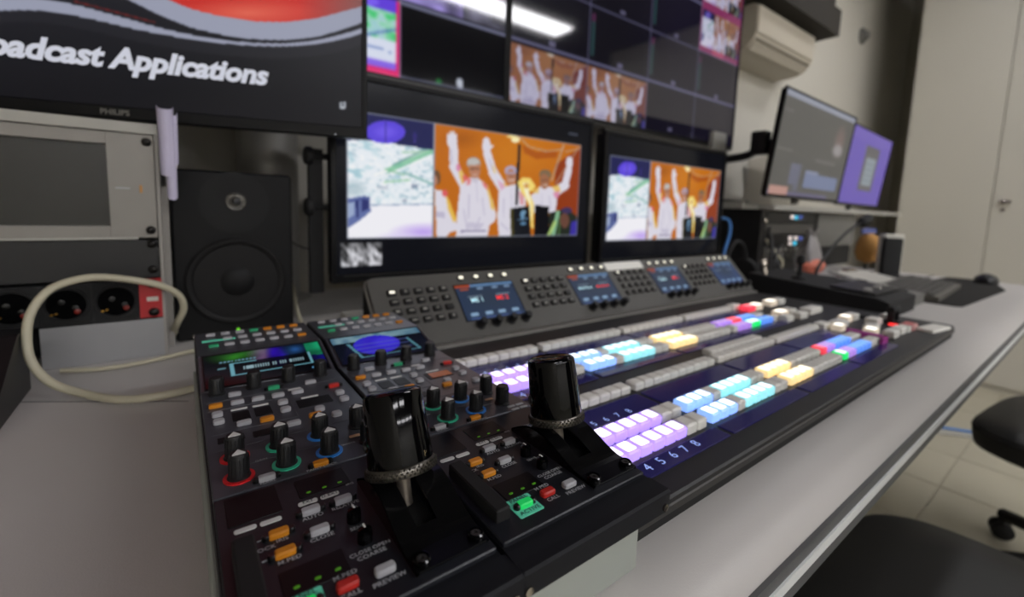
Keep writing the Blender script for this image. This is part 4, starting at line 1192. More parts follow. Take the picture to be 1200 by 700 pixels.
for x, kx in ((-0.057, 1), (-0.031, 1), (0.030, 1), (0.052, 1)):
    part('level_knob', MB().lathe([(0.0028, 0), (0.0028, 0.008), (0.0022, 0.0095)], 14, T=FW(x, 0.0085)), M_chrome, t)
part('power_led', MB().lathe([(0.0021, 0), (0.0021, 0.0012), (0.001, 0.002)], 14, T=FW(-0.0010, 0.0095)), M_led, t)

# ==================================================================== equipment rack at the left
t = thing('equipment_rack', 'grey equipment rack with dark screen, black panel and socket strip', 'rack', (-0.018, 0.75, 0.0))
RW = 0.50
for xa in (-0.0035, -RW):
    part('side_frame', MB().box(xa, xa+0.0035, -0.002, 0.33, 0.0, 0.303), M_rackgrey, t, smooth=False)
part('rear_rail', MB().box(0.0, 0.0075, 0.035, 0.055, 0.0, 0.225), M_rackgrey, t, smooth=False)
part('top_cover', MB().box(-RW, 0.0, -0.004, 0.33, 0.2905, 0.303), M_lgrey, t, smooth=False)
part('back_cover', MB().box(-RW+0.004, -0.004, 0.05, 0.32, 0.004, 0.288), M_blackmat, t, smooth=False)
UPV = Matrix(((1, 0, 0, 0), (0, 0, -1, 0), (0, 1, 0, 0), (0, 0, 0, 1)))    # rbox z -> -y
mp = MB()
for a in ((-0.0505, -0.0045, 0.1585, 0.2895), (-RW+0.004, -0.0505, 0.2745, 0.2895), (-RW+0.004, -0.0505, 0.1585, 0.1735), (-RW+0.004, -0.36, 0.1735, 0.2745)):
    mp.rbox(a[0], a[1], a[2], a[3], -0.02, 0.0, 0.0006, 0.0004, 1, T=UPV)
pn = part('screen_panel', mp, M_rackpanel, t, smooth=False)
part('panel_screen', MB().box(-0.362, -0.049, 0.010, 0.012, 0.172, 0.276), mat('rack_screen_glass', (34, 35, 33), 0.12), pn, smooth=False)
part('brand_mark', MB().box(-0.044, -0.030, -0.0006, 0, 0.2205, 0.2218), M_print, pn, smooth=False)
part('amber_mark', MB().box(-0.0205, -0.0180, -0.0006, 0, 0.216, 0.2255), mat('amber_print', (190, 130, 60), 0.5), pn, smooth=False)
part('panel_edge', MB().box(-RW+0.004, -0.0245, -0.003, 0.0, 0.1565, 0.1590), M_lgrey, t, smooth=False)
bp_ = part('blank_panel', MB().rbox(-RW+0.004, -0.0045, 0.1055, 0.1555, -0.01, -0.001, 0.001, 0.0006, 1, T=UPV), M_black, t)
def rack_screw(par, x, z, r=0.0042):
    s_ = MB().lathe([(r*1.25, 0), (r*1.25, 0.001), (r, 0.0018), (r*0.95, 0.004), (r*0.5, 0.0052)], 18, T=FW(x, z))
    o = part('screw', s_, M_screw, par)
    return o
for z, p_ in ((0.2805, pn), (0.1680, pn), (0.1500, bp_), (0.1165, bp_)): rack_screw(p_, -0.0115, z)
ps = part('socket_strip', MB().rbox(-RW+0.004, -0.0268, 0.052, 0.1025, -0.03, 0.002, 0.001, 0.0006, 1, T=UPV), M_black, t)
for i in range(5):
    x = -0.0495-0.0455*i
    so = MB().lathe([(0.0215, 0.0008), (0.0205, 0.003), (0.0188, 0.003), (0.0178, 0.0012)], 36, T=FW(x, 0.078, -0.002), cap0=False, cap1=False)
    so.rbox(-0.0222, 0.0222, -0.0235, 0.0235, 0.0, 0.0012, 0.003, 0.0004, 2, T=FW(x, 0.078, -0.002))
    o = part('socket', so, M_blackmat, ps)
    part('socket_well', MB().lathe([(0.0178, 0.0013), (0.0172, 0.0016)], 36, T=FW(x, 0.078, -0.002)), mat('socket_well_black', (5, 5, 6), 0.9, spec=0.05), o)
    for dx, dz in ((-0.006, 0.002), (0.006, -0.006)):
        part('pin_hole', MB().lathe([(0.0033, 0.001), (0.0033, 0.0022), (0.0028, 0.0024)], 12, T=FW(x+dx+0.002, 0.079+dz, -0.002)), M_hole, o)
    for dx in (-0.0022, 0.0018):
        part('earth_contact', MB().rbox(-0.0014, 0.0014, -0.001, 0.001, 0, 0.004, 0.0006, 0.0003, 1, T=FW(x-0.011+dx, 0.0675+dx*0.3, -0.002)), M_brass, o)
    part('indicator', MB().lathe([(0.003, 0.001), (0.003, 0.003), (0.002, 0.0036)], 12, T=FW(x+0.0095, 0.069, -0.002)), mat('neon_red', (120, 30, 22), 0.3), o)
rb_ = MB()
for a in ((-0.0268, -0.0035, 0.053, 0.066), (-0.0268, -0.0035, 0.089, 0.1045), (-0.0268, -0.0195, 0.066, 0.089), (-0.0075, -0.0035, 0.066, 0.089), (-0.0195, -0.0075, 0.066, 0.0745), (-0.0195, -0.0075, 0.0805, 0.089)):
    rb_.box(a[0], a[1], -0.003, 0.0, a[2], a[3])
br_ = part('red_bracket', rb_, M_redplastic, ps, smooth=False)
part('slot_light_plate', MB().box(-0.021, -0.006, -0.0012, -0.0004, 0.072, 0.083), M_offwhite, br_, smooth=False)  # pale plate added for the light showing through the slot
rack_screw(ps, -0.0125, 0.0600, 0.0046).location = (0, -0.003, 0)
rack_screw(ps, -0.0125, 0.0980, 0.0046).location = (0, -0.003, 0)
part('lower_panel', MB().box(-0.120, -0.0030, -0.001, 0.0, 0.0, 0.0505), M_racklow, t, smooth=False)

# ==================================================================== small things around the left side
# wedge shaped black unit at the left edge
t = thing('intercom_unit', 'black wedge-shaped desktop unit with green lights at the left edge', 'intercom unit', (-0.136, 0.55, 0.0))
wp = [(0.0, 0.0), (0.0, 0.010), (0.03, 0.026), (0.10, 0.066), (0.105, 0.068), (0.135, 0.068), (0.135, 0.0)]
part('case', MB().prism_x(wp, -0.30, 0.0), M_black, t, smooth=False)
for x in (-0.018, -0.034, -0.05):
    part('status_led', MB().rbox(-0.003, 0.003, -0.001, 0.001, 0, 0.001, 0.0008, 0.0003, 1, T=TR(x, 0.094, 0.0632) @ RX(30)), M_led, t)
part('side_screw', MB().lathe([(0.002, 0), (0.002, 0.0006)], 12, T=TR(0.0, 0.02, 0.008) @ RY(90)), M_screw, t)

def cable(name, label, pts, r, m, n=10):
    o = part(name, MB().tube(pts, r, n), m)
    return tag(o, label, 'cable')
cable('network_cable', 'cream cable looping in front of the rack and across the desk',
    [(-0.010, 0.82, 0.0075), (-0.011, 0.79, 0.022), (-0.006, 0.764, 0.040), (0.001, 0.755, 0.060), (-0.004, 0.745, 0.081), (-0.025, 0.732, 0.0985), (-0.061, 0.72, 0.111), (-0.089, 0.705, 0.1155), (-0.115, 0.69, 0.108), (-0.1285, 0.685, 0.088), (-0.1315, 0.70, 0.066)][:9]
    +[(-0.1285, 0.676, 0.088), (-0.1318, 0.664, 0.063), (-0.128, 0.655, 0.037), (-0.113, 0.643, 0.016), (-0.089, 0.627, 0.0055), (-0.056, 0.589, 0.0050), (-0.028, 0.576, 0.0060), (0.004, 0.580, 0.0060), (0.045, 0.600, 0.0055)], 0.0042, M_cream, 12)
cable('network_cable', 'thin cream cable lying straight behind the looped one',
    [(-0.118, 0.722, 0.0042), (-0.10, 0.715, 0.0042), (-0.080, 0.708, 0.0042), (-0.04, 0.712, 0.0042), (-0.004, 0.728, 0.0042), (0.03, 0.742, 0.0042), (0.07, 0.76, 0.0042)], 0.0028, M_cream)
cable('network_cable', 'cream cable rising beside the right edge of the speaker',
    [(0.162, 0.80, 0.0036), (0.160, 0.815, 0.012), (0.161, 0.85, 0.03), (0.170, 0.92, 0.05), (0.172, 1.0, 0.045)], 0.0033, M_cream)
cable('speaker_lead', 'thin black lead running from the speaker to the monitor bracket',
    [(0.146, 0.95, 0.150), (0.165, 0.93, 0.138), (0.185, 0.90, 0.125), (0.21, 0.86, 0.125)], 0.0012, M_black, 6)

# rolled papers hanging on the rack edge
t = thing('rolled_papers', 'lilac folded papers tucked behind the right edge of the rack', 'papers', (-0.009, 0.742, 0.212))
for i, (dx, r_, h0, h1) in enumerate(((0.0, 0.0075, 0.030, 0.114), (0.004, 0.0055, 0.0, 0.095), (0.009, 0.003, 0.045, 0.108))):
    b = MB()
    N = 14
    vs = []; fs = []
    for j, z in enumerate((h0, (h0+h1)/2, h1)):
        for k in range(N+1):
            a = R(-200+220*k/N)
            rr = r_*(1+0.12*j)
            for th2 in (0, 0.0004):
                vs.append((dx+(rr+th2)*math.cos(a)*0.9, (rr+th2)*math.sin(a), z+0.004*math.sin(a)))
    q = (N+1)*2
    for j in range(2):
        for k in range(N):
            a0 = j*q+2*k
            fs.append((a0, a0+2, a0+2+q, a0+q)); fs.append((a0+1, a0+1+q, a0+3+q, a0+3))
    for k in range(N):
        fs.append((2*k, 2*k+1, 2*k+3, 2*k+2)); a0 = 2*q+2*k; fs.append((a0, a0+2, a0+3, a0+1))
    b.add(vs, fs)
    part('sheet', b, M_paper, t)

# white adapter behind the second control panel
t = thing('white_adapter_box', 'flat white plastic adapter box behind the control panels', 'adapter box', (0.215, 0.68, 0.0))
part('case', MB().rbox(-0.052, 0.052, -0.055, 0.055, 0, 0.028, 0.006, 0.004, 3), M_offwhite, t)
part('raised_lid', MB().rbox(-0.012, 0.024, -0.01, 0.05, 0.0275, 0.037, 0.003, 0.002, 3), M_offwhite, t)

# blue cable dropping beside the right preview monitor
cable('blue_cable', 'bright blue cable hooking down beside the right preview monitor',
    [(1.432, 0.80, 0.196), (1.46, 0.79, 0.200), (1.475, 0.775, 0.190), (1.455, 0.76, 0.15), (1.405, 0.745, 0.10), (1.38, 0.735, 0.06), (1.37, 0.73, 0.02), (1.37, 0.73, 0.0050)], 0.0048, M_blue, 12)

# ==================================================================== right-hand workplace
t = thing('rack_turret', 'low black equipment turret with lit modules right of the preview monitors', 'rack', (1.645, 0.75, 0.0))
part('case', MB().box(0.0, 0.95, 0.012, 0.30, 0.0, 0.232), M_blackmat, t, smooth=False)
part('side_cheek', MB().box(-0.004, 0.03, 0.0, 0.30, 0.0, 0.235), M_black, t, smooth=False)
lm = []
for k, (z0, z1, m) in enumerate(((0.188, 0.228, M_black), (0.146, 0.185, mat('module_dark_grey', (72, 70, 66), 0.5)), (0.100, 0.143, M_black), (0.052, 0.097, mat('module_dark_grey', (72, 70, 66), 0.5)), (0.006, 0.049, M_black))):
    lm.append(part('module', MB().rbox(0.035, 0.46, z0, z1, -0.012, 0.002, 0.002, 0.001, 1, T=UPV), m, t))
for x, z, k, c in ((0.24, 0.212, 0, 'w'), (0.275, 0.210, 0, 'cy'), (0.315, 0.212, 0, 'bl'), (0.24, 0.130, 2, 'w'), (0.29, 0.130, 2, 'w'), (0.335, 0.128, 2, 'bl'), (0.245, 0.110, 2, 'w'), (0.285, 0.110, 2, 'cy')):
    mm = {'w': mat('module_lit_white', (225, 215, 210), 0.4, emit=(230, 215, 210), estr=0.8), 'cy': mat('module_lit_cyan', (60, 190, 220), 0.4, emit=(60, 190, 225), estr=0.9), 'bl': mat('module_lit_blue', (70, 90, 170), 0.4, emit=(70, 90, 180), estr=0.6)}[c]
    part('indicator', MB().rbox(x-0.013, x+0.013, z-0.007, z+0.007, 0.001, 0.004, 0.002, 0.001, 1, T=UPV), mm, lm[k])
for i in range(8):
    part('connector', MB().lathe([(0.006, 0), (0.006, 0.006), (0.004, 0.008)], 12, T=FW(0.07+0.045*i, 0.088, -0.002)), M_lgrey, lm[3])
for i in range(5):
    part('connector', MB().rbox(0.07+0.07*i, 0.12+0.07*i, 0.058, 0.074, 0.001, 0.007, 0.002, 0.001, 1, T=UPV), M_grey, lm[3])
part('knob', MB().lathe([(0.010, 0), (0.010, 0.008), (0.007, 0.011)], 18, T=FW(0.018, 0.195)), M_chrome, t)
part('flat_cover', MB().rbox(0.49, 0.93, 0.09, 0.228, -0.004, 0.004, 0.004, 0.001, 2, T=UPV), M_grey, t)

t = thing('monitor_shelf', 'long pale shelf board above the turret under the two tilted monitors', 'shelf', (1.50, 0.70, 0.2352))
part('board', MB().rbox(0.12, 1.60, 0.0, 0.16, 0.0, 0.016, 0.003, 0.001, 2), M_lgrey, t)
part('end_block', MB().rbox(0.0, 0.115, 0.03, 0.16, 0.0, 0.020, 0.003, 0.002, 2, T=TR(0, 0.02, 0)), M_lgrey, t)
t = thing('grey_case', 'dull grey flat case beside the right preview monitor on the turret', 'case', (1.56, 0.90, 0.2352))
part('body', MB().rbox(0.09, 0.30, 0.0, 0.14, 0, 0.035, 0.004, 0.002, 2), M_grey, t)
part('lid_line', MB().box(0.089, 0.301, -0.001, 0.141, 0.0235, 0.025), M_black, t, smooth=False)

t = thing('leaning_folder', 'pale beige folder leaning behind the tilted monitor', 'folder', (1.90, 0.955, 0.2520), (R(-8), 0, 0))
b = MB().prism_z([(0.0, 0.0), (0.28, 0.0), (0.28, 0.24), (0.10, 0.20), (0.03, 0.02)], -0.006, 0.0, T=RX(90))
part('cover', b, M_ac, t, smooth=False)
part('pages', MB().box(0.06, 0.27, 0.001, 0.014, 0.0, 0.17), M_offwhite, t, smooth=False)

def ui_a(U, V):
    p = Pic(U, V, (84, 83, 80))
    p.rect(0, 1, 0.945, 1.0, (142, 146, 160)); p.rect(0.02, 0.12, 0.80, 0.83, (100, 98, 96)); p.rect(0.02, 0.2, 0.44, 0.455, (112, 110, 106))
    p.rect(0.52, 0.82, 0.40, 0.43, (104, 102, 100)); p.rect(0.30, 0.36, 0.05, 0.34, (96, 98, 112))
    p.rect(0.42, 0.92, 0.10, 0.26, (112, 122, 152)); p.rect(0.42, 0.60, 0.26, 0.29, (130, 136, 160)); p.rect(0.22, 0.33, 0.12, 0.33, (100, 102, 120))
    p.ell(0.82, 0.68, 0.10, 0.22, (118, 100, 96), 0.9, 0.6); p.ell(0.82, 0.58, 0.10, 0.09, (150, 146, 148), 0.9, 0.5)
    p.rect(0.0, 0.8, 0.0, 0.045, (96, 92, 120)); p.rect(0.02, 0.24, 0.0, 0.09, (180, 138, 128))
    return p.c
def ui_b(U, V):
    p = Pic(U, V, (100, 82, 172))
    p.put(V > 0.85, (108, 90, 176), 0.6)
    p.rect(0.38, 0.72, 0.2, 0.82, (92, 90, 92)); p.rect(0.44, 0.68, 0.28, 0.66, (136, 146, 154)); p.rect(0.0, 0.12, 0.03, 0.06, (84, 70, 160))
    for k in range(4): p.rect(0.46, 0.66, 0.33+k*0.08, 0.345+k*0.08, (110, 120, 130))
    return p.c
SMU = screen_mat('desktop_display', 0.9, 0.35, (26, 26, 26), 0.4)
def arm_monitor(label, x, y, z, w, h, yaw, tilt, fn):
    t, T = monitor('desktop_monitor', label, upright(x, y, z, yaw, tilt), w, h, fn, 110, 64, SMU, bez=0.006, bot=0.012, depth=0.018, group='tilted desktop monitors over the turret')
    part('mount_plate', MB().box(w/2-0.05, w/2+0.05, h/2-0.05, h/2+0.05, -0.03, -0.018, T=T), M_blackmat, t, smooth=False)
    part('stand_column', MB().box(w/2-0.015, w/2+0.015, -0.018, h*0.55, -0.045, -0.028, T=T), M_grey, t, smooth=False)
    return t
t = arm_monitor('tilted desktop monitor with grey window layout above the turret', 1.475, 0.668, 0.272, 0.66, 0.333, 1.5, 6.0, ui_a)
arm_monitor('tilted desktop monitor with a purple background at the far right', 2.145, 0.695, 0.268, 0.66, 0.325, 3.0, 6.0, ui_b)
# articulated arm carrying the first desktop monitor
AO = tuple(Vector((1.555, 0.87, 0.0))-t.location)
pa = part('support_arm', MB().tube([(0.0, 0.0, 0.405), (0.02, -0.08, 0.415), (0.025, -0.125, 0.44)], 0.014, 10), M_black, t, AO)
part('post', MB().lathe([(0.016, 0.274), (0.016, 0.40), (0.012, 0.41)], 18), M_grey, pa)
part('collar', MB().lathe([(0.026, 0.385), (0.026, 0.402), (0.018, 0.408)], 18), M_lgrey, pa)
part('bracket', MB().rbox(-0.05, 0.035, 0.40, 0.50, -0.008, 0.008, 0.004, 0.001, 2, T=TR(0, 0.01, 0) @ UPV), M_lgrey, pa)
part('head_block', MB().rbox(-0.022, 0.022, -0.02, 0.03, 0, 0.075, 0.006, 0.003, 2, T=TR(0.010, -0.135, 0.415)), M_black, pa)
part('pivot', MB().lathe([(0.016, 0), (0.016, 0.06)], 14, T=TR(0.02, -0.135, 0.452) @ RZ(-45) @ RY(90)), M_blackmat, pa)

# black controller console beyond the mixer
t = thing('controller_console', 'low black controller box with joystick, right beyond the mixer', 'controller', (1.215, 0.275, 0.0))
part('case', MB().prism_x([(0.0, 0.0), (0.0, 0.036), (0.02, 0.042), (0.30, 0.062), (0.30, 0.0)], 0.0, 0.21), M_blackmat, t, smooth=False)
part('key_panel', MB().rbox(0.02, 0.19, 0.03, 0.12, 0, 0.004, 0.003, 0.001, 2, T=TR(0, 0, 0.0435) @ RX(4)), M_black, t)
for i in range(4):
    part('button', MB().rbox(-0.011, 0.011, -0.007, 0.007, 0, 0.005, 0.002, 0.001, 2, T=TR(0.04+0.035*i, 0.05+0.01*(i % 2), 0.0485)), M_lgrey if i % 2 else M_grey, t)
part('joystick', MB().lathe([(0.020, 0), (0.016, 0.008), (0.006, 0.012), (0.005, 0.04), (0.010, 0.045), (0.009, 0.062), (0.004, 0.066)], 20, T=TR(0.06, 0.20, 0.052)), M_blackmat, t)
part('silver_lever', MB().lathe([(0.006, 0), (0.006, 0.02), (0.010, 0.024), (0.010, 0.040)], 16, T=TR(0.03, 0.27, 0.058) @ RX(-15)), M_chrome, t)
t = thing('grey_panel_unit', 'dark grey angled key panel right of the black controller', 'control panel', (1.435, 0.285, 0.0))
part('case', MB().prism_x([(0.0, 0.0), (0.0, 0.026), (0.17, 0.044), (0.17, 0.0)], 0.0, 0.13), M_grey, t, smooth=False)
for i in range(3):
    for j in range(3):
        part('key', MB().rbox(-0.012, 0.012, -0.012, 0.012, 0, 0.004, 0.002, 0.001, 1, T=TR(0.03+0.035*i, 0.04+0.045*j, 0.0305+0.0048*j) @ RX(6)), M_keydark if (i+j) % 3 else M_lgrey, t)

# tangle of leads and headset hanging at the turret's left edge
cable('black_lead', 'thick black lead drooping in front of the turret', [(1.68, 0.735, 0.17), (1.60, 0.70, 0.15), (1.56, 0.66, 0.08), (1.58, 0.63, 0.02), (1.66, 0.62, 0.0065), (1.80, 0.63, 0.0065)], 0.0062, M_black)
cable('black_lead', 'thin black lead looping beside the headset', [(1.76, 0.735, 0.10), (1.62, 0.66, 0.12), (1.48, 0.62, 0.10), (1.42, 0.60, 0.03), (1.50, 0.61, 0.004), (1.60, 0.66, 0.004)], 0.0038, M_black)
cable('black_lead', 'black lead arching high over the controller towards the turret', [(1.36, 0.585, 0.062), (1.44, 0.62, 0.13), (1.55, 0.68, 0.16), (1.66, 0.735, 0.14)], 0.0042, M_black)
cable('white_lead', 'short cream lead curling before the turret modules', [(1.66, 0.735, 0.13), (1.66, 0.715, 0.105), (1.68, 0.70, 0.075), (1.70, 0.69, 0.05), (1.69, 0.70, 0.005)], 0.0045, M_cream)
t = thing('headset', 'black headset lying against the end of the mixer console', 'headset', (1.30, 0.66, 0.0))
part('headband', MB().tube([(-0.02, 0.0, 0.03), (-0.035, 0.0, 0.09), (0.0, 0.0, 0.135), (0.05, 0.0, 0.12), (0.075, 0.0, 0.06)], 0.006, 8), M_blackmat, t)
for x, z in ((-0.02, 0.034), (0.075, 0.05)):
    part('ear_cup', MB().lathe([(0.018, -0.012), (0.033, -0.008), (0.034, 0.008), (0.02, 0.014)], 22, T=TR(x, 0, z) @ RY(80)), M_blackmat, t)
part('boom', MB().tube([(0.075, -0.02, 0.05), (0.05, -0.06, 0.035), (0.0, -0.08, 0.03)], 0.003, 6), M_black, t)
t = thing('desk_clip', 'small pale clip object on the desk before the turret', 'clip', (1.36, 0.545, 0.0))
part('body', MB().rbox(-0.018, 0.018, -0.014, 0.014, 0, 0.035, 0.005, 0.003, 2), M_lgrey, t)
part('tip', MB().lathe([(0.011, 0), (0.010, 0.02), (0.005, 0.027)], 14, T=TR(0.015, -0.012, 0.03)), mat('pink_tip', (200, 160, 150), 0.5), t)

# gooseneck microphone
t = thing('gooseneck_microphone', 'black gooseneck microphone arching right over the controller', 'microphone', (1.66, 0.55, 0.0))
part('base', MB().rbox(-0.10, 0.0, -0.04, 0.04, 0, 0.03, 0.006, 0.003, 2), M_blackmat, t)
part('gooseneck', MB().tube([(-0.06, 0, 0.026), (-0.055, 0.0, 0.05), (0.0, 0.0, 0.09), (0.09, 0.0, 0.135), (0.20, 0.0, 0.176), (0.30, 0.0, 0.200)], 0.0048, 8), M_black, t)
part('foam_head', MB().lathe([(0.008, 0), (0.016, 0.008), (0.018, 0.03), (0.017, 0.075), (0.010, 0.09)], 20, T=TR(0.295, 0, 0.197) @ RY(76)), M_blackmat, t)

# bag of sweets, tan ornament, papers and phone
t = thing('plastic_bag', 'crumpled pale plastic bag with pink and orange contents', 'bag', (1.88, 0.675, 0.0))
b = MB()
N = 20
prof3 = [(0.035, 0.0), (0.062, 0.02), (0.066, 0.06), (0.045, 0.11), (0.02, 0.145), (0.03, 0.165)]
vs = []; fs = []
for j, (r_, z) in enumerate(prof3):
    for k in range(N):
        a = 2*math.pi*k/N
        q = 1+0.12*math.sin(5*a+j)+0.06*math.sin(9*a+2*j)
        vs.append((r_*q*math.cos(a), 0.6*r_*q*math.sin(a), z+0.006*math.sin(3*a+j)*(j > 0)))
for j in range(len(prof3)-1):
    for k in range(N): fs.append((j*N+k, j*N+(k+1) % N, (j+1)*N+(k+1) % N, (j+1)*N+k))
fs.append(tuple(reversed(range(N))))
b.add(vs, fs)
part('film', b, M_bag, t)
part('contents', MB().lathe([(0.03, 0.0), (0.058, 0.015), (0.068, 0.035), (0.05, 0.055), (0.02, 0.062)], 20, T=TR(-0.006, -0.012, 0.004) @ Matrix.Diagonal((1, 0.62, 1, 1))), M_pink, t)
t = thing('tan_ornament', 'tan egg-shaped soft ornament below the microphone head', 'ornament', (2.255, 0.60, 0.0))
part('body', MB().lathe([(0.012, 0.036), (0.034, 0.046), (0.044, 0.075), (0.042, 0.110), (0.030, 0.142), (0.012, 0.156)], 28), M_tan, t)
part('stand', MB().lathe([(0.03, 0), (0.03, 0.006), (0.008, 0.01), (0.008, 0.038)], 20), M_grey, t)
part('hanger', MB().box(-0.085, 0.075, 0.0, 0.006, 0.156, 0.176), mat('blue_white_ribbon', (90, 100, 160), 0.6, var=0.5, scale=90), t, smooth=False)
t = thing('desk_phone', 'black upright handset with white rear case at the desk end', 'phone', (2.15, 0.50, 0.0), (0, 0, R(-42)))
part('handset', MB().rbox(-0.032, 0.032, -0.012, 0.012, 0.006, 0.146, 0.006, 0.003, 2), M_blackmat, t)
part('rear_case', MB().rbox(-0.020, 0.052, 0.012, 0.05, 0.0, 0.160, 0.006, 0.004, 2), M_offwhite, t)
part('foot', MB().rbox(-0.04, 0.05, -0.03, 0.055, 0.0, 0.008, 0.006, 0.002, 2), M_black, t)
t = thing('paper_stack', 'tilted grey clipboard with papers behind the controller', 'clipboard', (1.80, 0.46, 0.0), (R(9), 0, R(-12)))
part('board', MB().rbox(0, 0.22, 0, 0.14, 0.0, 0.004, 0.004, 0.001, 2), M_grey, t)
part('sheet', MB().box(0.01, 0.21, 0.006, 0.132, 0.0045, 0.0060), M_offwhite, t, smooth=False)
part('clip', MB().box(0.08, 0.14, 0.12, 0.138, 0.006, 0.014), M_chrome, t, smooth=False)

# desk pad, keyboard, mouse
t = thing('desk_pad', 'large dark grey desk pad at the far end of the desk', 'desk pad', (1.58, 0.215, 0.0))
part('mat', MB().prism_z([(0.0, 0.012), (0.01, 0.0), (0.54, -0.02), (0.80, 0.04), (0.80, 0.16), (0.0, 0.20)], 0.0, 0.0025), mat('pad_rubber', (44, 43, 41), 0.85, spec=0.2, bump=0.2), t, smooth=False)
part('trim', MB().box(0.0, 0.80, 0.198, 0.202, 0.0, 0.003), M_black, t, smooth=False)
t = thing('computer_keyboard', 'grey computer keyboard lying on the dark desk pad', 'keyboard', (1.60, 0.262, 0.0026), (0, 0, R(3)))
part('case', MB().prism_x([(0.0, 0.0), (0.0, 0.012), (0.135, 0.024), (0.135, 0.0)], 0.0, 0.42), mat('keyboard_grey', (100, 97, 90), 0.5), t, smooth=False)
kmesh = mesh('key', MB().rbox(-0.008, 0.008, -0.008, 0.008, 0, 0.005, 0.002, 0.0015, 1), mat('keyboard_key', (74, 72, 68), 0.55))
for i in range(20):
    for j in range(6):
        obj('key', kmesh, t, (0.018+0.0198*i, 0.02+0.0192*j, 0.0136+0.0017*j), (R(5), 0, 0))
t = thing('computer_mouse', 'dark grey computer mouse at the end of the desk pad', 'mouse', (2.30, 0.262, 0.0026), (0, 0, R(8)))
mb = MB()
vs = []; fs = []
N = 20
for j, (k, z) in enumerate(((1.0, 0.0), (1.02, 0.008), (0.93, 0.022), (0.7, 0.032), (0.3, 0.036))):
    for i in range(N):
        a = 2*math.pi*i/N
        vs.append((0.055*k*math.cos(a), 0.032*k*math.sin(a), 0.78*z*(1-0.25*math.cos(a))))
for j in range(4):
    for i in range(N): fs.append((j*N+i, j*N+(i+1) % N, (j+1)*N+(i+1) % N, (j+1)*N+i))
fs.append(tuple(reversed(range(N)))); fs.append(tuple(range(4*N, 5*N)))
mb.add(vs, fs)
part('shell', mb, M_black, t)
part('scroll_wheel', MB().lathe([(0.006, -0.003), (0.007, 0), (0.006, 0.003)], 14, T=TR(-0.03, 0, 0.0262) @ RX(90)), M_grey, t)

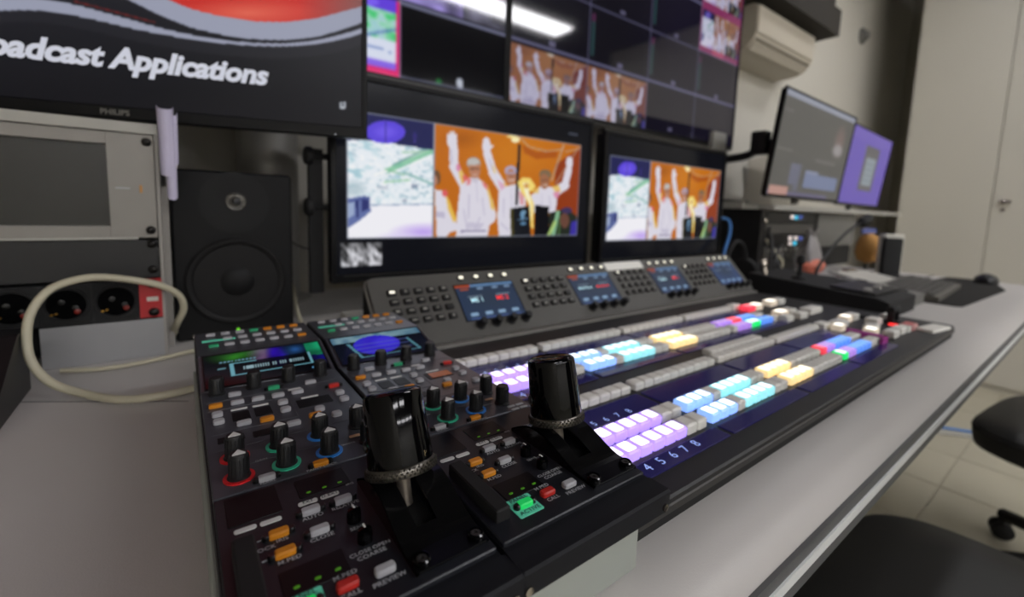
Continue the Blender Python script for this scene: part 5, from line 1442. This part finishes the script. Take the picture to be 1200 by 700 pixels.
# ==================================================================== office chairs
def office_chair(label, loc, yaw, sx=0.25, sy=0.25):
    t = thing('office_chair', label, 'chair', (loc[0], loc[1], FLOOR_Z), (0, 0, R(yaw)), group='black office chairs at the desk')
    # cushion: rounded plan with domed top
    mb = MB()
    N = 40
    rings = [(0.93, 0.385), (1.0, 0.395), (1.02, 0.42), (1.0, 0.445), (0.94, 0.457), (0.7, 0.462), (0.35, 0.460)]
    vs = []; fs = []
    for k, z in rings:
        for i in range(N):
            a = 2*math.pi*i/N
            ca, sa = math.cos(a), math.sin(a)
            e = 0.42
            vs.append((sx*k*math.copysign(abs(ca)**e, ca), sy*k*math.copysign(abs(sa)**e, sa), z))
    for j in range(len(rings)-1):
        for i in range(N): fs.append((j*N+i, j*N+(i+1) % N, (j+1)*N+(i+1) % N, (j+1)*N+i))
    fs.append(tuple(reversed(range(N)))); fs.append(tuple(range((len(rings)-1)*N, len(rings)*N)))
    mb.add(vs, fs)
    part('seat', mb, M_leather, t)
    part('seat_piping', MB().tube([(sx*1.012*math.copysign(abs(math.cos(a))**0.42, math.cos(a)), sy*1.012*math.copysign(abs(math.sin(a))**0.42, math.sin(a)), 0.436) for a in [2*math.pi*i/40 for i in range(41)]], 0.004, 6, smooth=1), M_fabric, t)
    part('backrest', MB().rbox(-0.22, 0.22, 0.0, 0.5, -0.03, 0.03, 0.07, 0.02, 6, T=TR(0, -sy-0.02, 0.55) @ RX(98)), M_fabric, t)
    part('back_stem', MB().tube([(0, -0.1, 0.37), (0, -sy-0.05, 0.38), (0, -sy-0.09, 0.5), (0, -sy-0.09, 0.62)], 0.02, 8), M_blackmat, t)
    part('gas_lift', MB().lathe([(0.028, 0.10), (0.028, 0.25), (0.018, 0.25), (0.018, 0.385)], 20), M_blackmat, t)
    for k in range(5):
        a = R(52+72*k)
        lg = part('base_leg', MB().tube([(0.02*math.cos(a), 0.02*math.sin(a), 0.12), (0.16*math.cos(a), 0.16*math.sin(a), 0.105), (0.30*math.cos(a), 0.30*math.sin(a), 0.072)], 0.019, 8), M_blackmat, t)
        cs = MB()
        for s_ in (-1, 1):
            cs.lathe([(0.022, -0.009), (0.026, -0.006), (0.026, 0.006), (0.022, 0.009)], 18, T=TR(0.30*math.cos(a), 0.30*math.sin(a), 0.027) @ RZ(52+72*k+60) @ TR(0, s_*0.015, 0) @ RX(90))
        cs.lathe([(0.008, 0.03), (0.008, 0.075)], 10, T=TR(0.30*math.cos(a), 0.30*math.sin(a), 0))
        part('caster', cs, M_blackmat, lg)
    for s_ in (-1, 1):
        ar = part('armrest', MB().rbox(-0.04, 0.04, -0.13, 0.13, 0.0, 0.03, 0.03, 0.012, 4, T=TR(s_*(sx+0.05), -0.02-0.12, 0.60)), M_leather, t)
        part('armrest_post', MB().tube([(s_*(sx-0.05), -0.14, 0.39), (s_*(sx+0.05), -0.14, 0.42), (s_*(sx+0.05), -0.14, 0.605)], 0.014, 8), M_blackmat, ar)
    return t
office_chair('nearest black leather office chair pushed under the desk edge', (0.750, -0.045), 2, 0.262, 0.26)
office_chair('second black office chair further along the desk, cut by the right edge', (1.78, -0.10), -6, 0.25, 0.26)

cable('floor_cable', 'blue cable lying on the tiled floor under the desk', [(2.55, 0.62, FLOOR_Z+0.006), (2.74, 0.46, FLOOR_Z+0.006), (2.86, 0.31, FLOOR_Z+0.006), (2.95, 0.14, FLOOR_Z+0.006), (3.0, -0.1, FLOOR_Z+0.006)], 0.006, M_blue)
cable('floor_cable', 'grey cable lying beside the blue one on the floor', [(2.45, 0.60, FLOOR_Z+0.007), (2.68, 0.42, FLOOR_Z+0.007), (2.80, 0.29, FLOOR_Z+0.007), (2.88, 0.12, FLOOR_Z+0.007), (2.92, -0.1, FLOOR_Z+0.007)], 0.007, M_lgrey)
